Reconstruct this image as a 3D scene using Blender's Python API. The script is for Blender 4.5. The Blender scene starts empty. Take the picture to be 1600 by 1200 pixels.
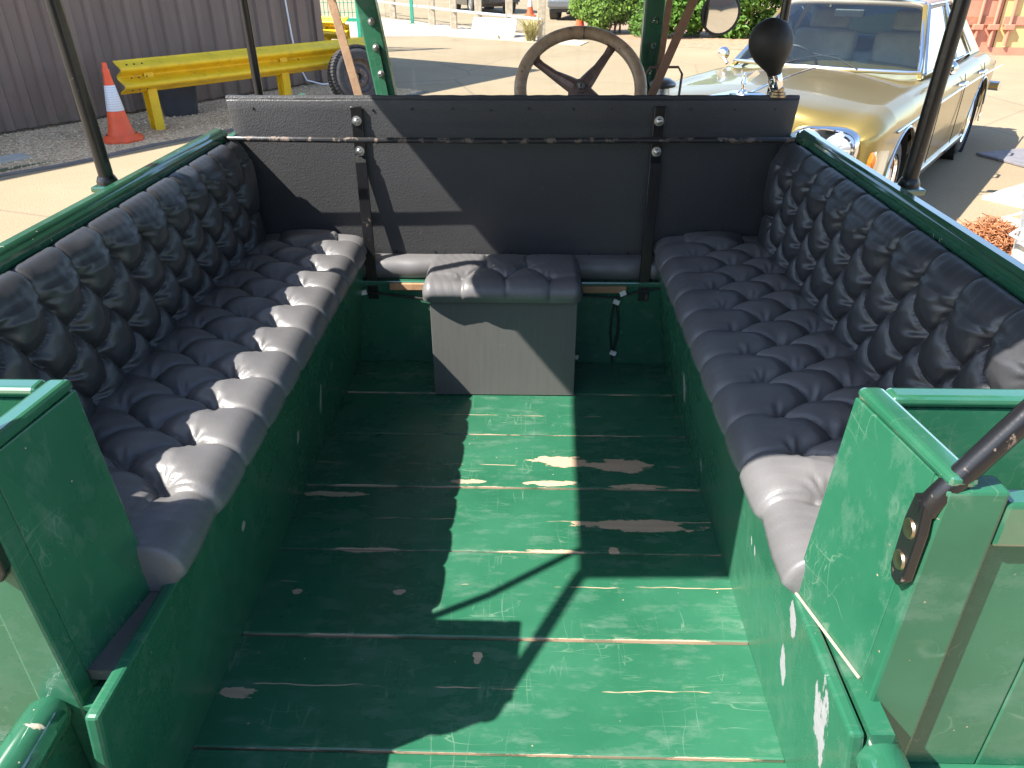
import bpy, bmesh, math, random
import numpy as np
from mathutils import Vector, Matrix, Euler
random.seed(7); RNG = np.random.default_rng(7)
R = math.radians
S = 0.84                 # one design unit in metres
FZ = 0.80                # wagon floor above the ground, design units
col = bpy.context.scene.collection
sc = bpy.context.scene

# ------------------------------------------------------------------ camera
cam_d = bpy.data.cameras.new('camera'); cam = bpy.data.objects.new('camera', cam_d); col.objects.link(cam)
def _cam():
    f = 1180.0
    F = Vector((838-800, -66-600, f)).normalized()
    u = Vector((math.sin(0.01), -math.cos(0.01), 0)); U = (u - F*u.dot(F)).normalized()
    Rt = F.cross(U)
    M = Matrix((Rt, F, U))
    r, up, bk = M @ Vector((1,0,0)), M @ Vector((0,-1,0)), M @ Vector((0,0,-1))
    m = Matrix((r, up, bk)).transposed().to_4x4()
    m.translation = Vector((0.08, 0.0, 1.3+FZ))*S
    cam.matrix_world = m
    cam_d.sensor_width = 36; cam_d.lens = f/1600*36
    cam_d.clip_start = 0.02; cam_d.clip_end = 2000
_cam(); sc.camera = cam

# ------------------------------------------------------------------ light
TRAVEL = Vector((0.82, 0.38, -1.0)).normalized()
w = bpy.data.worlds.new('World'); sc.world = w; w.use_nodes = True
wn = w.node_tree; bg = wn.nodes['Background']
sky = wn.nodes.new('ShaderNodeTexSky'); sky.sky_type = 'NISHITA'; sky.sun_disc = False
sky.sun_elevation = math.asin(-TRAVEL.z); sky.sun_rotation = math.atan2(-TRAVEL.x, -TRAVEL.y)
sky.air_density = 1.0; sky.dust_density = 0.6; sky.ozone_density = 1.0
wn.links.new(sky.outputs[0], bg.inputs[0]); bg.inputs[1].default_value = 0.12
sd = bpy.data.lights.new('sun', 'SUN'); sd.energy = 4.9; sd.angle = R(0.53); sd.color = (1, 0.945, 0.86)
sun = bpy.data.objects.new('sun', sd); col.objects.link(sun)
sun.rotation_euler = TRAVEL.to_track_quat('-Z', 'Y').to_euler(); sun.location = (-8, -4, 12)
sc.view_settings.view_transform = 'Standard'; sc.view_settings.look = 'None'
sc.view_settings.exposure = 1.6; sc.view_settings.gamma = 1
sc.cycles.max_bounces = 8; sc.cycles.transparent_max_bounces = 12

# ------------------------------------------------------------------ mesh helpers
class MB:
    def __init__(s): s.v = []; s.f = []
    def add(s, vs, fs):
        o = len(s.v); s.v += [tuple(map(float, p)) for p in vs]; s.f += [tuple(i+o for i in q) for q in fs]; return s
    def hexa(s, p):
        return s.add(p, [(0,3,2,1),(4,5,6,7),(0,1,5,4),(1,2,6,5),(2,3,7,6),(3,0,4,7)])
    def box(s, x0,x1,y0,y1,z0,z1):
        return s.hexa([(x0,y0,z0),(x1,y0,z0),(x1,y1,z0),(x0,y1,z0),(x0,y0,z1),(x1,y0,z1),(x1,y1,z1),(x0,y1,z1)])
    def obox(s, c, size, rot):
        m = Euler(rot).to_matrix(); c = Vector(c); a,b,d = [q/2 for q in size]
        return s.hexa([c + m @ Vector(q) for q in ((-a,-b,-d),(a,-b,-d),(a,b,-d),(-a,b,-d),(-a,-b,d),(a,-b,d),(a,b,d),(-a,b,d))])
    def bar(s, p0, p1, wd, th, up=(0,0,1)):
        p0, p1 = Vector(p0), Vector(p1); d = (p1-p0).normalized(); x = d.cross(Vector(up)).normalized(); y = x.cross(d).normalized()
        q = []
        for p in (p0, p1):
            q += [p - x*wd/2 - y*th/2, p + x*wd/2 - y*th/2, p + x*wd/2 + y*th/2, p - x*wd/2 + y*th/2]
        return s.hexa(q)
    def tube(s, pts, r, n=10, closed=False, caps=True):
        pts = [Vector(p) for p in pts]; N = len(pts); rs = r if hasattr(r, '__len__') else [r]*N
        o = len(s.v); up = None
        for i, p in enumerate(pts):
            if closed: t = (pts[(i+1)%N] - pts[i-1]).normalized()
            else: t = (pts[min(i+1,N-1)] - pts[max(i-1,0)]).normalized()
            if up is None: up = t.orthogonal().normalized()
            up = (up - t*up.dot(t)).normalized(); b = t.cross(up)
            for k in range(n):
                a = 2*math.pi*k/n; s.v.append(tuple(p + (up*math.cos(a) + b*math.sin(a))*rs[i]))
        for i in range(N if closed else N-1):
            j = (i+1) % N
            for k in range(n):
                s.f.append((o+i*n+k, o+i*n+(k+1)%n, o+j*n+(k+1)%n, o+j*n+k))
        if caps and not closed:
            s.f.append(tuple(o+k for k in range(n))[::-1]); s.f.append(tuple(o+(N-1)*n+k for k in range(n)))
        return s
    def lathe(s, prof, n=24, c=(0,0,0), axis=(0,0,1), caps=True):
        q = Vector((0,0,1)).rotation_difference(Vector(axis)); c = Vector(c); o = len(s.v); N = len(prof)
        for (r, z) in prof:
            for k in range(n):
                a = 2*math.pi*k/n; s.v.append(tuple(c + q @ Vector((r*math.cos(a), r*math.sin(a), z))))
        for i in range(N-1):
            for k in range(n):
                s.f.append((o+i*n+k, o+i*n+(k+1)%n, o+(i+1)*n+(k+1)%n, o+(i+1)*n+k))
        if caps:
            if prof[0][0] > 1e-6: s.f.append(tuple(o+k for k in range(n))[::-1])
            if prof[-1][0] > 1e-6: s.f.append(tuple(o+(N-1)*n+k for k in range(n)))
        return s
    def grid(s, P):           # P[i][j] -> points
        o = len(s.v); a = len(P); b = len(P[0])
        for r_ in P: s.v += [tuple(map(float, p)) for p in r_]
        for i in range(a-1):
            for j in range(b-1): s.f.append((o+i*b+j, o+(i+1)*b+j, o+(i+1)*b+j+1, o+i*b+j+1))
        return s
    def prism(s, poly, fn, d0, d1):   # poly of (a,b); fn(a,b,d) -> point
        n = len(poly); o = len(s.v)
        s.v += [tuple(fn(a,b,d0)) for a,b in poly] + [tuple(fn(a,b,d1)) for a,b in poly]
        s.f.append(tuple(range(o,o+n))[::-1]); s.f.append(tuple(range(o+n,o+2*n)))
        for i in range(n): j=(i+1)%n; s.f.append((o+i,o+j,o+n+j,o+n+i))
        return s
    def mesh(s, name, sc_=S, smooth=35, fix=True, merge=False):
        me = bpy.data.meshes.new(name); me.from_pydata([(a*sc_,b*sc_,c*sc_) for a,b,c in s.v], [], s.f)
        if fix:
            bm = bmesh.new(); bm.from_mesh(me)
            if merge: bmesh.ops.remove_doubles(bm, verts=bm.verts, dist=1e-5)
            bmesh.ops.recalc_face_normals(bm, faces=bm.faces); bm.to_mesh(me); bm.free()
        if smooth:
            me.shade_smooth(); me.set_sharp_from_angle(angle=R(smooth))
        return me
def mkobj(name, data, mat=None, parent=None, loc=(0,0,0), bevel=0, seg=2):
    o = bpy.data.objects.new(name, data); col.objects.link(o); o.location = loc
    if mat is not None and data is not None and not data.materials: data.materials.append(mat)
    if parent is not None: o.parent = parent
    if bevel:
        m = o.modifiers.new('bevel', 'BEVEL'); m.width = bevel*S; m.segments = seg; m.limit_method = 'ANGLE'; m.angle_limit = R(30)
        m.harden_normals = False
    return o
def tag(o, label, cat, group=None, kind=None):
    if label: o['label'] = label
    if cat: o['category'] = cat
    if group: o['group'] = group
    if kind: o['kind'] = kind
    return o
def thing(name, label, cat, loc=(0,0,0), rz=0, group=None):
    o = bpy.data.objects.new(name, None); col.objects.link(o); o.empty_display_size = 0.1
    o.location = (loc[0]*S, loc[1]*S, loc[2]*S); o.rotation_euler = (0,0,rz)
    return tag(o, label, cat, group)
def struct(name, mb, mat, **k):
    o = mkobj(name, mb.mesh(name, **k), mat); o['kind'] = 'structure'; return o
def noise1(x, seed=0):
    x = np.asarray(x, float); r = np.random.default_rng(seed); out = np.zeros_like(x)
    for k in range(1, 6): out += np.sin(x*k*1.7 + r.uniform(0, 6.28))*r.uniform(.4, 1)/k
    return out/1.6

# ------------------------------------------------------------------ material helpers
class NT:
    def __init__(s, name):
        s.m = bpy.data.materials.new(name); s.m.use_nodes = True; s.t = s.m.node_tree
        s.b = s.t.nodes['Principled BSDF']; s.out = s.t.nodes['Material Output']
        s.tc = None
    def n(s, typ, **kw):
        nd = s.t.nodes.new('ShaderNode'+typ)
        for k, v in kw.items():
            if hasattr(nd, k) and not k[0].isupper(): setattr(nd, k, v)
        return nd
    def link(s, a, b): s.t.links.new(a, b)
    def put(s, sock, v):
        if hasattr(v, 'node') or isinstance(v, bpy.types.NodeSocket): s.link(v, sock)
        elif isinstance(v, (tuple, list)) and len(v) == 3 and sock.type == 'RGBA': sock.default_value = (*v, 1)
        else: sock.default_value = v
    def coord(s, which='Object', scale=None):
        if s.tc is None: s.tc = s.n('TexCoord')
        o = s.tc.outputs[which]
        if scale is None: return o
        mp = s.n('Mapping'); s.link(o, mp.inputs[0]); mp.inputs[3].default_value = scale if hasattr(scale,'__len__') else (scale,)*3
        return mp.outputs[0]
    def noise(s, scale=5, detail=4, rough=.55, vec=None, dist=0):
        nd = s.n('TexNoise'); nd.inputs['Scale'].default_value = scale; nd.inputs['Detail'].default_value = detail
        nd.inputs['Roughness'].default_value = rough; nd.inputs['Distortion'].default_value = dist
        s.link(vec if vec is not None else s.coord(), nd.inputs['Vector']); return nd.outputs[0]
    def voro(s, scale=5, vec=None, feature='F1', out='Distance'):
        nd = s.n('TexVoronoi'); nd.feature = feature; nd.inputs['Scale'].default_value = scale
        s.link(vec if vec is not None else s.coord(), nd.inputs['Vector']); return nd.outputs[out]
    def math(s, op, a, b=0.0, c=None, clamp=False):
        nd = s.n('Math'); nd.operation = op; nd.use_clamp = clamp
        s.put(nd.inputs[0], a); s.put(nd.inputs[1], b)
        if c is not None: s.put(nd.inputs[2], c)
        return nd.outputs[0]
    def ramp(s, fac, lo, hi, a=0.0, b=1.0):
        nd = s.n('MapRange'); nd.clamp = True
        s.put(nd.inputs[0], fac); s.put(nd.inputs[1], lo); s.put(nd.inputs[2], hi); s.put(nd.inputs[3], a); s.put(nd.inputs[4], b)
        return nd.outputs[0]
    def mix(s, fac, a, b):
        nd = s.n('Mix'); nd.data_type = 'RGBA'
        s.put(nd.inputs[0], fac); s.put(nd.inputs[6], a); s.put(nd.inputs[7], b); return nd.outputs[2]
    def mixf(s, fac, a, b):
        nd = s.n('Mix'); nd.data_type = 'FLOAT'
        s.put(nd.inputs[0], fac); s.put(nd.inputs[2], a); s.put(nd.inputs[3], b); return nd.outputs[0]
    def sep(s, v):
        nd = s.n('SeparateXYZ'); s.link(v, nd.inputs[0]); return nd.outputs
    def bump(s, h, strength=.3, dist=.01, normal=None):
        nd = s.n('Bump'); nd.inputs['Strength'].default_value = strength; nd.inputs['Distance'].default_value = dist
        s.link(h, nd.inputs['Height'])
        if normal is not None: s.link(normal, nd.inputs['Normal'])
        s.link(nd.outputs[0], s.b.inputs['Normal']); return nd.outputs[0]
    def set(s, **kw):
        nm = dict(base='Base Color', rough='Roughness', metal='Metallic', spec='Specular IOR Level', coat='Coat Weight', coatr='Coat Roughness',
                  sheen='Sheen Weight', sheenr='Sheen Roughness', trans='Transmission Weight', ior='IOR', sss='Subsurface Weight', alpha='Alpha')
        for k, v in kw.items(): s.put(s.b.inputs[nm[k]], v)
        return s
MATS = {}
def simple(name, base, rough=.5, metal=0., var=.15, nscale=8, bump=0., bscale=60, spec=.5, coat=0., dirt=None, dirt_amt=.3, bdist=.004):
    if name in MATS: return MATS[name]
    t = NT(name); nz = t.noise(nscale, 5)
    c = t.mix(t.ramp(nz, .25, .75), tuple(x*(1-var) for x in base), tuple(min(1, x*(1+var)) for x in base))
    if dirt is not None:
        dn = t.noise(nscale*2.7, 6, .65)
        c = t.mix(t.ramp(dn, .52, .72, 0, dirt_amt), c, dirt)
    t.set(base=c, rough=t.ramp(t.noise(nscale*3, 4), .2, .8, max(.02, rough*.8), min(1, rough*1.2)), metal=metal, spec=spec)
    if coat: t.set(coat=coat, coatr=.05)
    if bump: t.bump(t.noise(bscale, 4), bump, bdist)
    MATS[name] = t.m; return t.m

WOODB = (.34, .25, .17)
def green_paint(name, patches=(), plane='xy', edges=False, scr=1.0, base=(.018,.116,.061), chips=.68, flake=WOODB, rough=.26, coat=0):
    t = NT(name); P = t.coord(); X, Y, Z = t.sep(P)
    big = t.noise(3.0, 5, .6)
    c = t.mix(t.ramp(big, .3, .7), tuple(q*.8 for q in base), (base[0]*1.7, base[1]*1.18, base[2]*1.25))
    # worn, chalky scuffing
    sc_ = t.noise(1.0, 6, .7, t.coord('Object', (10, 26, 14)))
    scuff = t.ramp(sc_, .52, .80, 0, .5*scr)
    c = t.mix(scuff, c, (.16,.22,.18))
    # fine scratches : thin iso-lines of stretched noise
    def lines(scale, wdt, lo, dist=.25):
        nz = t.noise(1.0, 2, .5, t.coord('Object', scale), dist)
        d = t.math('ABSOLUTE', t.math('SUBTRACT', nz, .5))
        return t.math('MULTIPLY', t.ramp(d, 0, wdt, 1, 0), t.ramp(t.noise(9, 3), lo, lo+.12))
    ln = t.math('MAXIMUM', lines((26,3,16), .008, .50), lines((4,30,10), .009, .50))
    c = t.mix(t.math('MULTIPLY', ln, .20*scr), c, (.42,.48,.38))
    # chips to bare wood
    nz = t.noise(1, 5, .6, t.coord('Object', (9, 55, 26)))
    chip = t.ramp(nz, chips, chips+.015)
    dots = t.ramp(t.voro(34), .055, .04)
    dots = t.math('MULTIPLY', dots, t.ramp(t.noise(4, 2), .50, .56))
    chip = t.math('MAXIMUM', chip, dots)
    wob = t.math('MULTIPLY', t.math('SUBTRACT', t.noise(1, 6, .68, t.coord('Object', (16, 50, 40) if plane=='xy' else (40,45,14))), .5), 5.0)
    for (cx, cy, rx, ry) in patches:
        a, b = (X, Y) if plane == 'xy' else (Y, Z)
        da = t.math('DIVIDE', t.math('SUBTRACT', a, cx*S), rx*S); db = t.math('DIVIDE', t.math('SUBTRACT', b, cy*S), ry*S)
        d = t.math('ADD', t.math('ADD', t.math('MULTIPLY', da, da), t.math('MULTIPLY', db, db)), wob)
        chip = t.math('MAXIMUM', chip, t.ramp(d, .90, 1.0, 1, 0))
    if edges:
        gx, gy, gz = t.sep(t.coord('Generated'))
        e = t.math('MINIMUM', gy, t.math('SUBTRACT', 1.0, gy))
        en = t.noise(1, 5, .65, t.coord('Object', (7, 20, 20)))
        chip = t.math('MAXIMUM', chip, t.ramp(t.math('SUBTRACT', e, t.ramp(en, .50, .84, .0, .022)), 0, .004, 1, 0))
        # one wandering crack along the board
        info = t.n('ObjectInfo'); rnd = info.outputs['Random']
        cw = t.noise(1, 4, .6, t.coord('Object', (2.6, .01, .01)))
        cp = t.math('ADD', t.math('ADD', .38, t.math('MULTIPLY', rnd, .2)), t.math('MULTIPLY', t.math('SUBTRACT', cw, .5), .22))
        cd = t.math('ABSOLUTE', t.math('SUBTRACT', gy, cp))
        ck = t.math('MULTIPLY', t.ramp(cd, .0035, .006, 1, 0), t.ramp(t.noise(1, 3, .6, t.coord('Object', (5, 4, 4))), .50, .54))
        chip = t.math('MAXIMUM', chip, ck)
    grain = t.noise(1, 5, .6, t.coord('Object', (6, 90, 90)))
    wood = t.mix(grain, tuple(q*.75 for q in flake), tuple(min(1,q*1.25) for q in flake))
    c = t.mix(chip, c, wood)
    rr = t.math('ADD', t.ramp(big, .3, .7, rough*.75, rough*1.35), t.math('MULTIPLY', scuff, .7))
    t.set(base=c, rough=t.mixf(chip, rr, .75), spec=.5)
    if coat: t.set(coat=t.math('MULTIPLY', t.math('SUBTRACT', 1.0, chip), coat), coatr=.06); t.b.inputs['Coat IOR'].default_value = 1.9
    h = t.math('SUBTRACT', t.math('MULTIPLY', t.noise(1, 4, .6, t.coord('Object', (5, 40, 40))), .35), t.math('MULTIPLY', chip, .8))
    t.bump(h, .10 if coat else .34, .0035)
    return t.m

def m_leather(name, base, rough=.40, bmp=.20):
    t = NT(name)
    c = t.mix(t.ramp(t.noise(7, 4), .3, .7), tuple(q*.88 for q in base), tuple(q*1.12 for q in base))
    v = t.voro(420); n = t.noise(260, 3); w_ = t.noise(45, 3, .6)
    t.set(base=c, rough=t.ramp(n, .3, .7, rough*.85, rough*1.2), spec=.6)
    h = t.math('ADD', t.math('MULTIPLY', v, .6), t.math('ADD', t.math('MULTIPLY', n, .5), t.math('MULTIPLY', w_, .5)))
    t.bump(h, bmp, .0016); return t.m

def iron(name, chip=.60, base=(.008,.008,.009)):
    t = NT(name); nz = t.noise(1, 5, .65, t.coord('Object', (38, 38, 30)))
    ch = t.ramp(nz, chip, chip+.03); c = t.mix(ch, base, (.15,.11,.085))
    t.set(base=c, rough=t.mixf(ch, .28, .7), spec=.5); t.bump(t.noise(60, 4), .25, .002); return t.m

PATCH = [(0.174,1.836,0.091,0.026),(0.30,1.822,.10,.012),(0.352,1.817,0.07,0.034),(0.367,1.554,0.151,0.023),(0.378,1.722,0.081,0.010),(-0.508,1.014,0.035,0.015),
         (-0.464,1.671,0.082,0.013),(-0.032,1.115,0.012,0.015),(0.291,1.456,0.014,0.014),(-0.33,1.444,0.078,0.011),(0.138,1.448,0.072,0.010),
         (0.135,1.732,0.073,0.012),(-0.226,1.299,0.018,0.009),(-0.468,1.295,0.017,0.008),(-0.102,1.736,0.046,0.012)]
M = {}
M['floor'] = green_paint('floor_green_paint', PATCH, 'xy', True, 1.0, chips=.735, flake=(.42,.31,.21))
M['riserR'] = green_paint('riser_green_paint', [(.905,.350,.017,.036),(.936,.205,.014,.060),(.752,.30,.026,.080),(1.966,.185,.016,.05),(1.708,.086,.008,.018),(1.168,.288,.005,.016),(1.142,.285,.005,.014)], 'yz', False, .55, chips=.80, flake=(.27,.27,.275))
M['riserL'] = green_paint('riser_green_paint_b', [(1.633,.212,.01,.02),(1.869,.196,.010,.045),(1.22,.265,.012,.012)], 'yz', False, .5, chips=.80, flake=(.30,.27,.22))
M['green'] = green_paint('body_green_paint', chips=.79, scr=.8)
M['green_rail'] = green_paint('rail_green_paint', chips=.70, scr=.3, flake=(.52,.44,.32), rough=.14, coat=1.0)
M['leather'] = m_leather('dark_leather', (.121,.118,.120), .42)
M['leather2'] = m_leather('dark_backrest_leather', (.040,.041,.045), .38, .14)  # bench leather darkened: the shade on the backrests is put into the colour
def m_vinyl():
    t = NT('black_vinyl'); c = t.mix(t.ramp(t.noise(2.5,4), .3,.7), (.036,.036,.038), (.052,.052,.054))
    c = t.mix(t.ramp(t.noise(40,5,.7), .60,.78,0,.25), c, (.11,.10,.10))
    t.set(base=c, rough=.46, spec=.45); t.bump(t.math('ADD', t.voro(240), t.noise(130,3)), .30, .0018); return t.m
M['vinyl'] = m_vinyl()
M['iron'] = iron('black_iron', .68); M['iron_chip'] = iron('chipped_black_iron', .645)
M['bolt'] = simple('zinc_bolt', (.62,.62,.60), .32, 1.0, .1, 40)
M['steel'] = simple('dull_steel', (.45,.43,.40), .4, 1.0, .2, 30)
M['chrome'] = simple('chrome', (.86,.86,.87), .06, 1.0, .02, 4)
M['wood'] = simple('bare_batten_wood', (.36,.21,.11), .65, 0, .25, 40, .2, 120)
def m_stool():
    t = NT('black_stained_plywood'); g = t.noise(1,6,.65,t.coord('Object',(90,90,6)))
    c = t.mix(g, (.075,.074,.071), (.120,.118,.113))
    c = t.mix(t.ramp(t.noise(1,5,.7,t.coord('Object',(30,30,120))), .66,.72,0,.6), c, (.36,.31,.24))
    t.set(base=c, rough=.55); t.bump(g,.15,.002); return t.m
M['stool'] = m_stool()
M['strap'] = simple('tan_leather_strap', (.40,.25,.15), .6, 0, .18, 25, .2, 90, dirt=(.2,.12,.07))  # left hood strap, its sunlight put into the tan colour
M['strap_dark'] = simple('brown_leather_strap', (.24,.13,.08), .6, 0, .2, 25, .2, 90, dirt=(.1,.06,.04))  # right hood strap, its shade put into the darker brown
def m_rim():
    t = NT('worn_wood_rim'); g = t.noise(1,5,.65,t.coord('Object',(30,30,30)))
    c = t.mix(t.ramp(g,.3,.7), (.36,.23,.14), (.58,.41,.27))
    c = t.mix(t.ramp(t.noise(70,4),.62,.70,0,.7), c, (.05,.03,.02))
    t.set(base=c, rough=.42); t.bump(g,.2,.003); return t.m
M['rim_wood'] = m_rim()
M['rust'] = simple('rusty_iron', (.20,.125,.10), .55, .35, .35, 30, .3, 120)
M['rubber'] = simple('black_rubber', (.022,.022,.023), .5, 0, .25, 20, .2, 90)
M['brass'] = simple('tarnished_brass', (.38,.30,.20), .35, 1.0, .25, 40)
M['white_plastic'] = simple('white_clip_plastic', (.75,.75,.72), .4, 0, .05)
def m_canvas():
    t = NT('grey_hood_canvas'); c = t.mix(t.noise(20,4), (.10,.10,.095), (.14,.14,.13)); t.set(base=c, rough=.9); t.bump(t.noise(200,3),.3,.002)
    tl = t.n('BsdfTranslucent'); tl.inputs[0].default_value=(.10,.11,.12,1); mx = t.n('MixShader'); mx.inputs[0].default_value=.15
    t.link(t.b.outputs[0], mx.inputs[1]); t.link(tl.outputs[0], mx.inputs[2]); t.link(mx.outputs[0], t.out.inputs[0]); return t.m
M['canvas'] = m_canvas()
def m_glass(name, tint=(.93,.96,.95), dirt=.0, refl=1.0):
    t = NT(name); tr = t.n('BsdfTransparent'); tr.inputs[0].default_value = (*tint,1)
    gl = t.n('BsdfGlossy'); gl.inputs['Roughness'].default_value = .01
    fr = t.n('Fresnel'); fr.inputs[0].default_value = 1.5
    mx = t.n('MixShader'); t.link(t.math('MULTIPLY', fr.outputs[0], refl), mx.inputs[0]); t.link(tr.outputs[0], mx.inputs[1]); t.link(gl.outputs[0], mx.inputs[2])
    res = mx.outputs[0]
    if dirt:
        df = t.n('BsdfDiffuse'); df.inputs[0].default_value = (.75,.78,.74,1)
        st = t.noise(1,4,.6,t.coord('Object',(45,45,2.2))); sp = t.noise(8,4)
        mk = t.math('ADD', t.ramp(st,.50,.72,0,dirt), t.ramp(sp,.45,.75,0,dirt*.5))
        m2 = t.n('MixShader'); t.link(mk, m2.inputs[0]); t.link(res, m2.inputs[1]); t.link(df.outputs[0], m2.inputs[2]); res = m2.outputs[0]
    t.link(res, t.out.inputs[0]); return t.m
M['windscreen'] = m_glass('streaky_windscreen_glass', (.98,.99,.985), .035)
M['mirror'] = simple('mirror_glass', (.72,.73,.74), .03, 1.0, .02)
M['bulb'] = simple('perished_rubber_bulb', (.026,.025,.024), .6, 0, .3, 12, .25, 50, spec=.4)

# ------------------------------------------------------------------ ground and surroundings materials
def m_ground():
    t = NT('sandy_tarmac'); P = t.coord()
    a = t.noise(.5,6,.6); b = t.noise(60,4,.7); c2 = t.voro(70)
    c = t.mix(t.ramp(a,.3,.7), (.26,.20,.122), (.33,.262,.168))
    c = t.mix(t.ramp(b,.40,.75,0,.75), c, (.19,.145,.095))
    c = t.mix(t.ramp(c2,.0,.35,.45,0), c, (.42,.335,.225))
    st = t.noise(1.2,6,.65); c = t.mix(t.ramp(st,.58,.74,0,.55), c, (.19,.145,.095))
    # fine cracks
    cr = t.voro(.33, t.mix(.12, P, t.n('TexNoise').outputs[1]), 'DISTANCE_TO_EDGE')
    c = t.mix(t.math('MULTIPLY', t.ramp(cr,.0,.006,1,0), .45), c, (.10,.09,.075))
    t.set(base=c, rough=.9, spec=.25); t.bump(t.math('ADD', b, t.math('MULTIPLY', c2, .6)), .45, .008); return t.m
M['ground'] = m_ground()
def m_gravel():
    t = NT('gravel'); v = t.n('TexVoronoi'); v.inputs['Scale'].default_value = 34; t.link(t.coord(), v.inputs['Vector'])
    col_ = t.n('SeparateColor'); t.link(v.outputs['Color'], col_.inputs[0])
    c = t.mix(col_.outputs[0], (.38,.24,.13), (.84,.60,.36)); c = t.mix(t.ramp(t.noise(.9,5),.45,.7,0,.6), c, (.20,.15,.10))
    t.set(base=c, rough=.85); t.bump(v.outputs['Distance'], .8, .02); return t.m
M['gravel'] = m_gravel()
M['pebble'] = simple('pebble_stone', (.56,.40,.24), .8, 0, .85, 60)
M['kerb'] = simple('dark_edging', (.16,.14,.12), .8, 0, .3, 6, .4, 40)
M['moss'] = simple('mossy_dirt', (.10,.105,.045), .95, 0, .35, 6, .6, 40)
M['litter'] = simple('leaf_litter_soil', (.30,.19,.12), .95, 0, .4, 6, .7, 30, dirt=(.45,.33,.2), dirt_amt=.7)
M['pave'] = simple('pale_concrete_path', (.42,.35,.28), .9, 0, .15, 2, .3, 40, dirt=(.28,.22,.16))
def m_clad():
    t = NT('brown_steel_cladding'); c = t.mix(t.ramp(t.noise(1,4,.6,t.coord('Object',(3,3,.6))),.3,.7), (.165,.108,.086), (.225,.155,.125))
    X,Y,Z = t.sep(t.coord()); low = t.math('MULTIPLY', t.ramp(Z, .1, .9, 1, 0), t.ramp(t.noise(5,5,.7),.45,.7))
    c = t.mix(t.math('MULTIPLY',low,.6), c, (.13,.12,.07)); c = t.mix(t.ramp(t.voro(9),.035,.02), c, (.45,.44,.4))
    info = t.n('ObjectInfo'); c = t.mix(t.math('MULTIPLY', info.outputs['Random'], .30), c, (.115,.09,.085)); dn = t.noise(2.2,5,.6); t.set(base=c, rough=t.ramp(dn,.3,.7,.34,.58), spec=.5); t.bump(t.noise(1,3,.5,t.coord('Object',(2.2,2.2,1.1))), .25, .03); return t.m
M['clad'] = m_clad()
M['yellow'] = simple('yellow_barrier_paint', (.78,.52,.015), .5, 0, .12, 4, .1, 30, dirt=(.42,.27,.04), dirt_amt=.55)
M['orange'] = simple('orange_cone_plastic', (.78,.10,.03), .5, 0, .12, 6, dirt=(.35,.09,.05), dirt_amt=.4)
def m_sleeve():
    t = NT('reflective_sleeve'); X,Y,Z = t.sep(t.coord()); an = t.math('ARCTAN2', Y, X)
    g1 = t.math('ABSOLUTE', t.math('SUBTRACT', t.math('FRACT', t.math('MULTIPLY', an, 6.4)), .5)); g2 = t.math('ABSOLUTE', t.math('SUBTRACT', t.math('FRACT', t.math('MULTIPLY', Z, 42)), .5))
    g = t.ramp(t.math('MINIMUM', g1, g2), .07, .12, 1, 0)
    t.set(base=t.mix(g, (.72,.74,.76), (.42,.46,.55)), rough=.35, spec=.6); return t.m
M['sleeve'] = m_sleeve()
M['tyre'] = simple('tyre_rubber', (.035,.035,.037), .75, 0, .3, 14, .2, 60, dirt=(.16,.13,.11), dirt_amt=.4)
M['rimsteel'] = simple('rusty_wheel_rim', (.09,.078,.074), .55, .4, .4, 14)
M['bin'] = simple('dark_grey_plastic', (.05,.055,.07), .35, 0, .2, 5)
M['teal'] = simple('green_fence_paint', (.03,.30,.20), .45, 0, .15, 10)
M['oldwood'] = simple('weathered_timber', (.42,.35,.26), .85, 0, .3, 12, .4, 60, dirt=(.26,.24,.16))
M['white_rail'] = simple('galvanised_pipe', (.62,.64,.66), .4, .4, .1, 12)
M['board'] = simple('pale_blue_board', (.62,.70,.74), .6, 0, .12, 4, dirt=(.45,.5,.5))
M['cable'] = simple('white_cable', (.78,.78,.80), .4, 0, .05)
M['container'] = simple('red_oxide_container_paint', (.50,.20,.13), .6, 0, .15, 3, dirt=(.35,.16,.10))
M['container2'] = simple('ochre_container_paint', (.62,.42,.18), .6, 0, .12, 3, dirt=(.4,.26,.12))
M['slab'] = simple('pale_concrete_slab', (.62,.58,.50), .85, 0, .1, 3, .3, 40, dirt=(.42,.36,.28))
M['mat'] = simple('rubber_mat', (.17,.16,.17), .7, 0, .2, 8, .3, 60)
M['rustedge'] = simple('rust_red_strip', (.33,.14,.08), .75, 0, .3, 12)
M['coir'] = simple('copper_brown_bristle', (.36,.145,.06), .6, 0, .35, 40)
def m_galv():
    t = NT('galvanised_sheet'); v = t.n('TexVoronoi'); v.inputs['Scale'].default_value = 22; t.link(t.coord(), v.inputs['Vector'])
    sp = t.n('SeparateColor'); t.link(v.outputs['Color'], sp.inputs[0])
    t.set(base=t.mix(sp.outputs[0], (.50,.52,.54), (.70,.72,.73)), rough=t.ramp(sp.outputs[1],0,1,.38,.55), metal=.55); return t.m
M['galv'] = m_galv()
def m_brick():
    t = NT('brown_brick'); b = t.n('TexBrick'); b.inputs['Scale'].default_value = 4.4; b.inputs['Color1'].default_value = (.22,.12,.09,1); b.inputs['Color2'].default_value = (.30,.18,.13,1); b.inputs['Mortar'].default_value = (.36,.33,.29,1)
    mp = t.n('Mapping'); t.link(t.coord(), mp.inputs[0]); mp.inputs[2].default_value = (R(90),0,0); t.link(mp.outputs[0], b.inputs['Vector'])
    t.set(base=b.outputs[0], rough=.9); return t.m
M['brick'] = m_brick()
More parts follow.
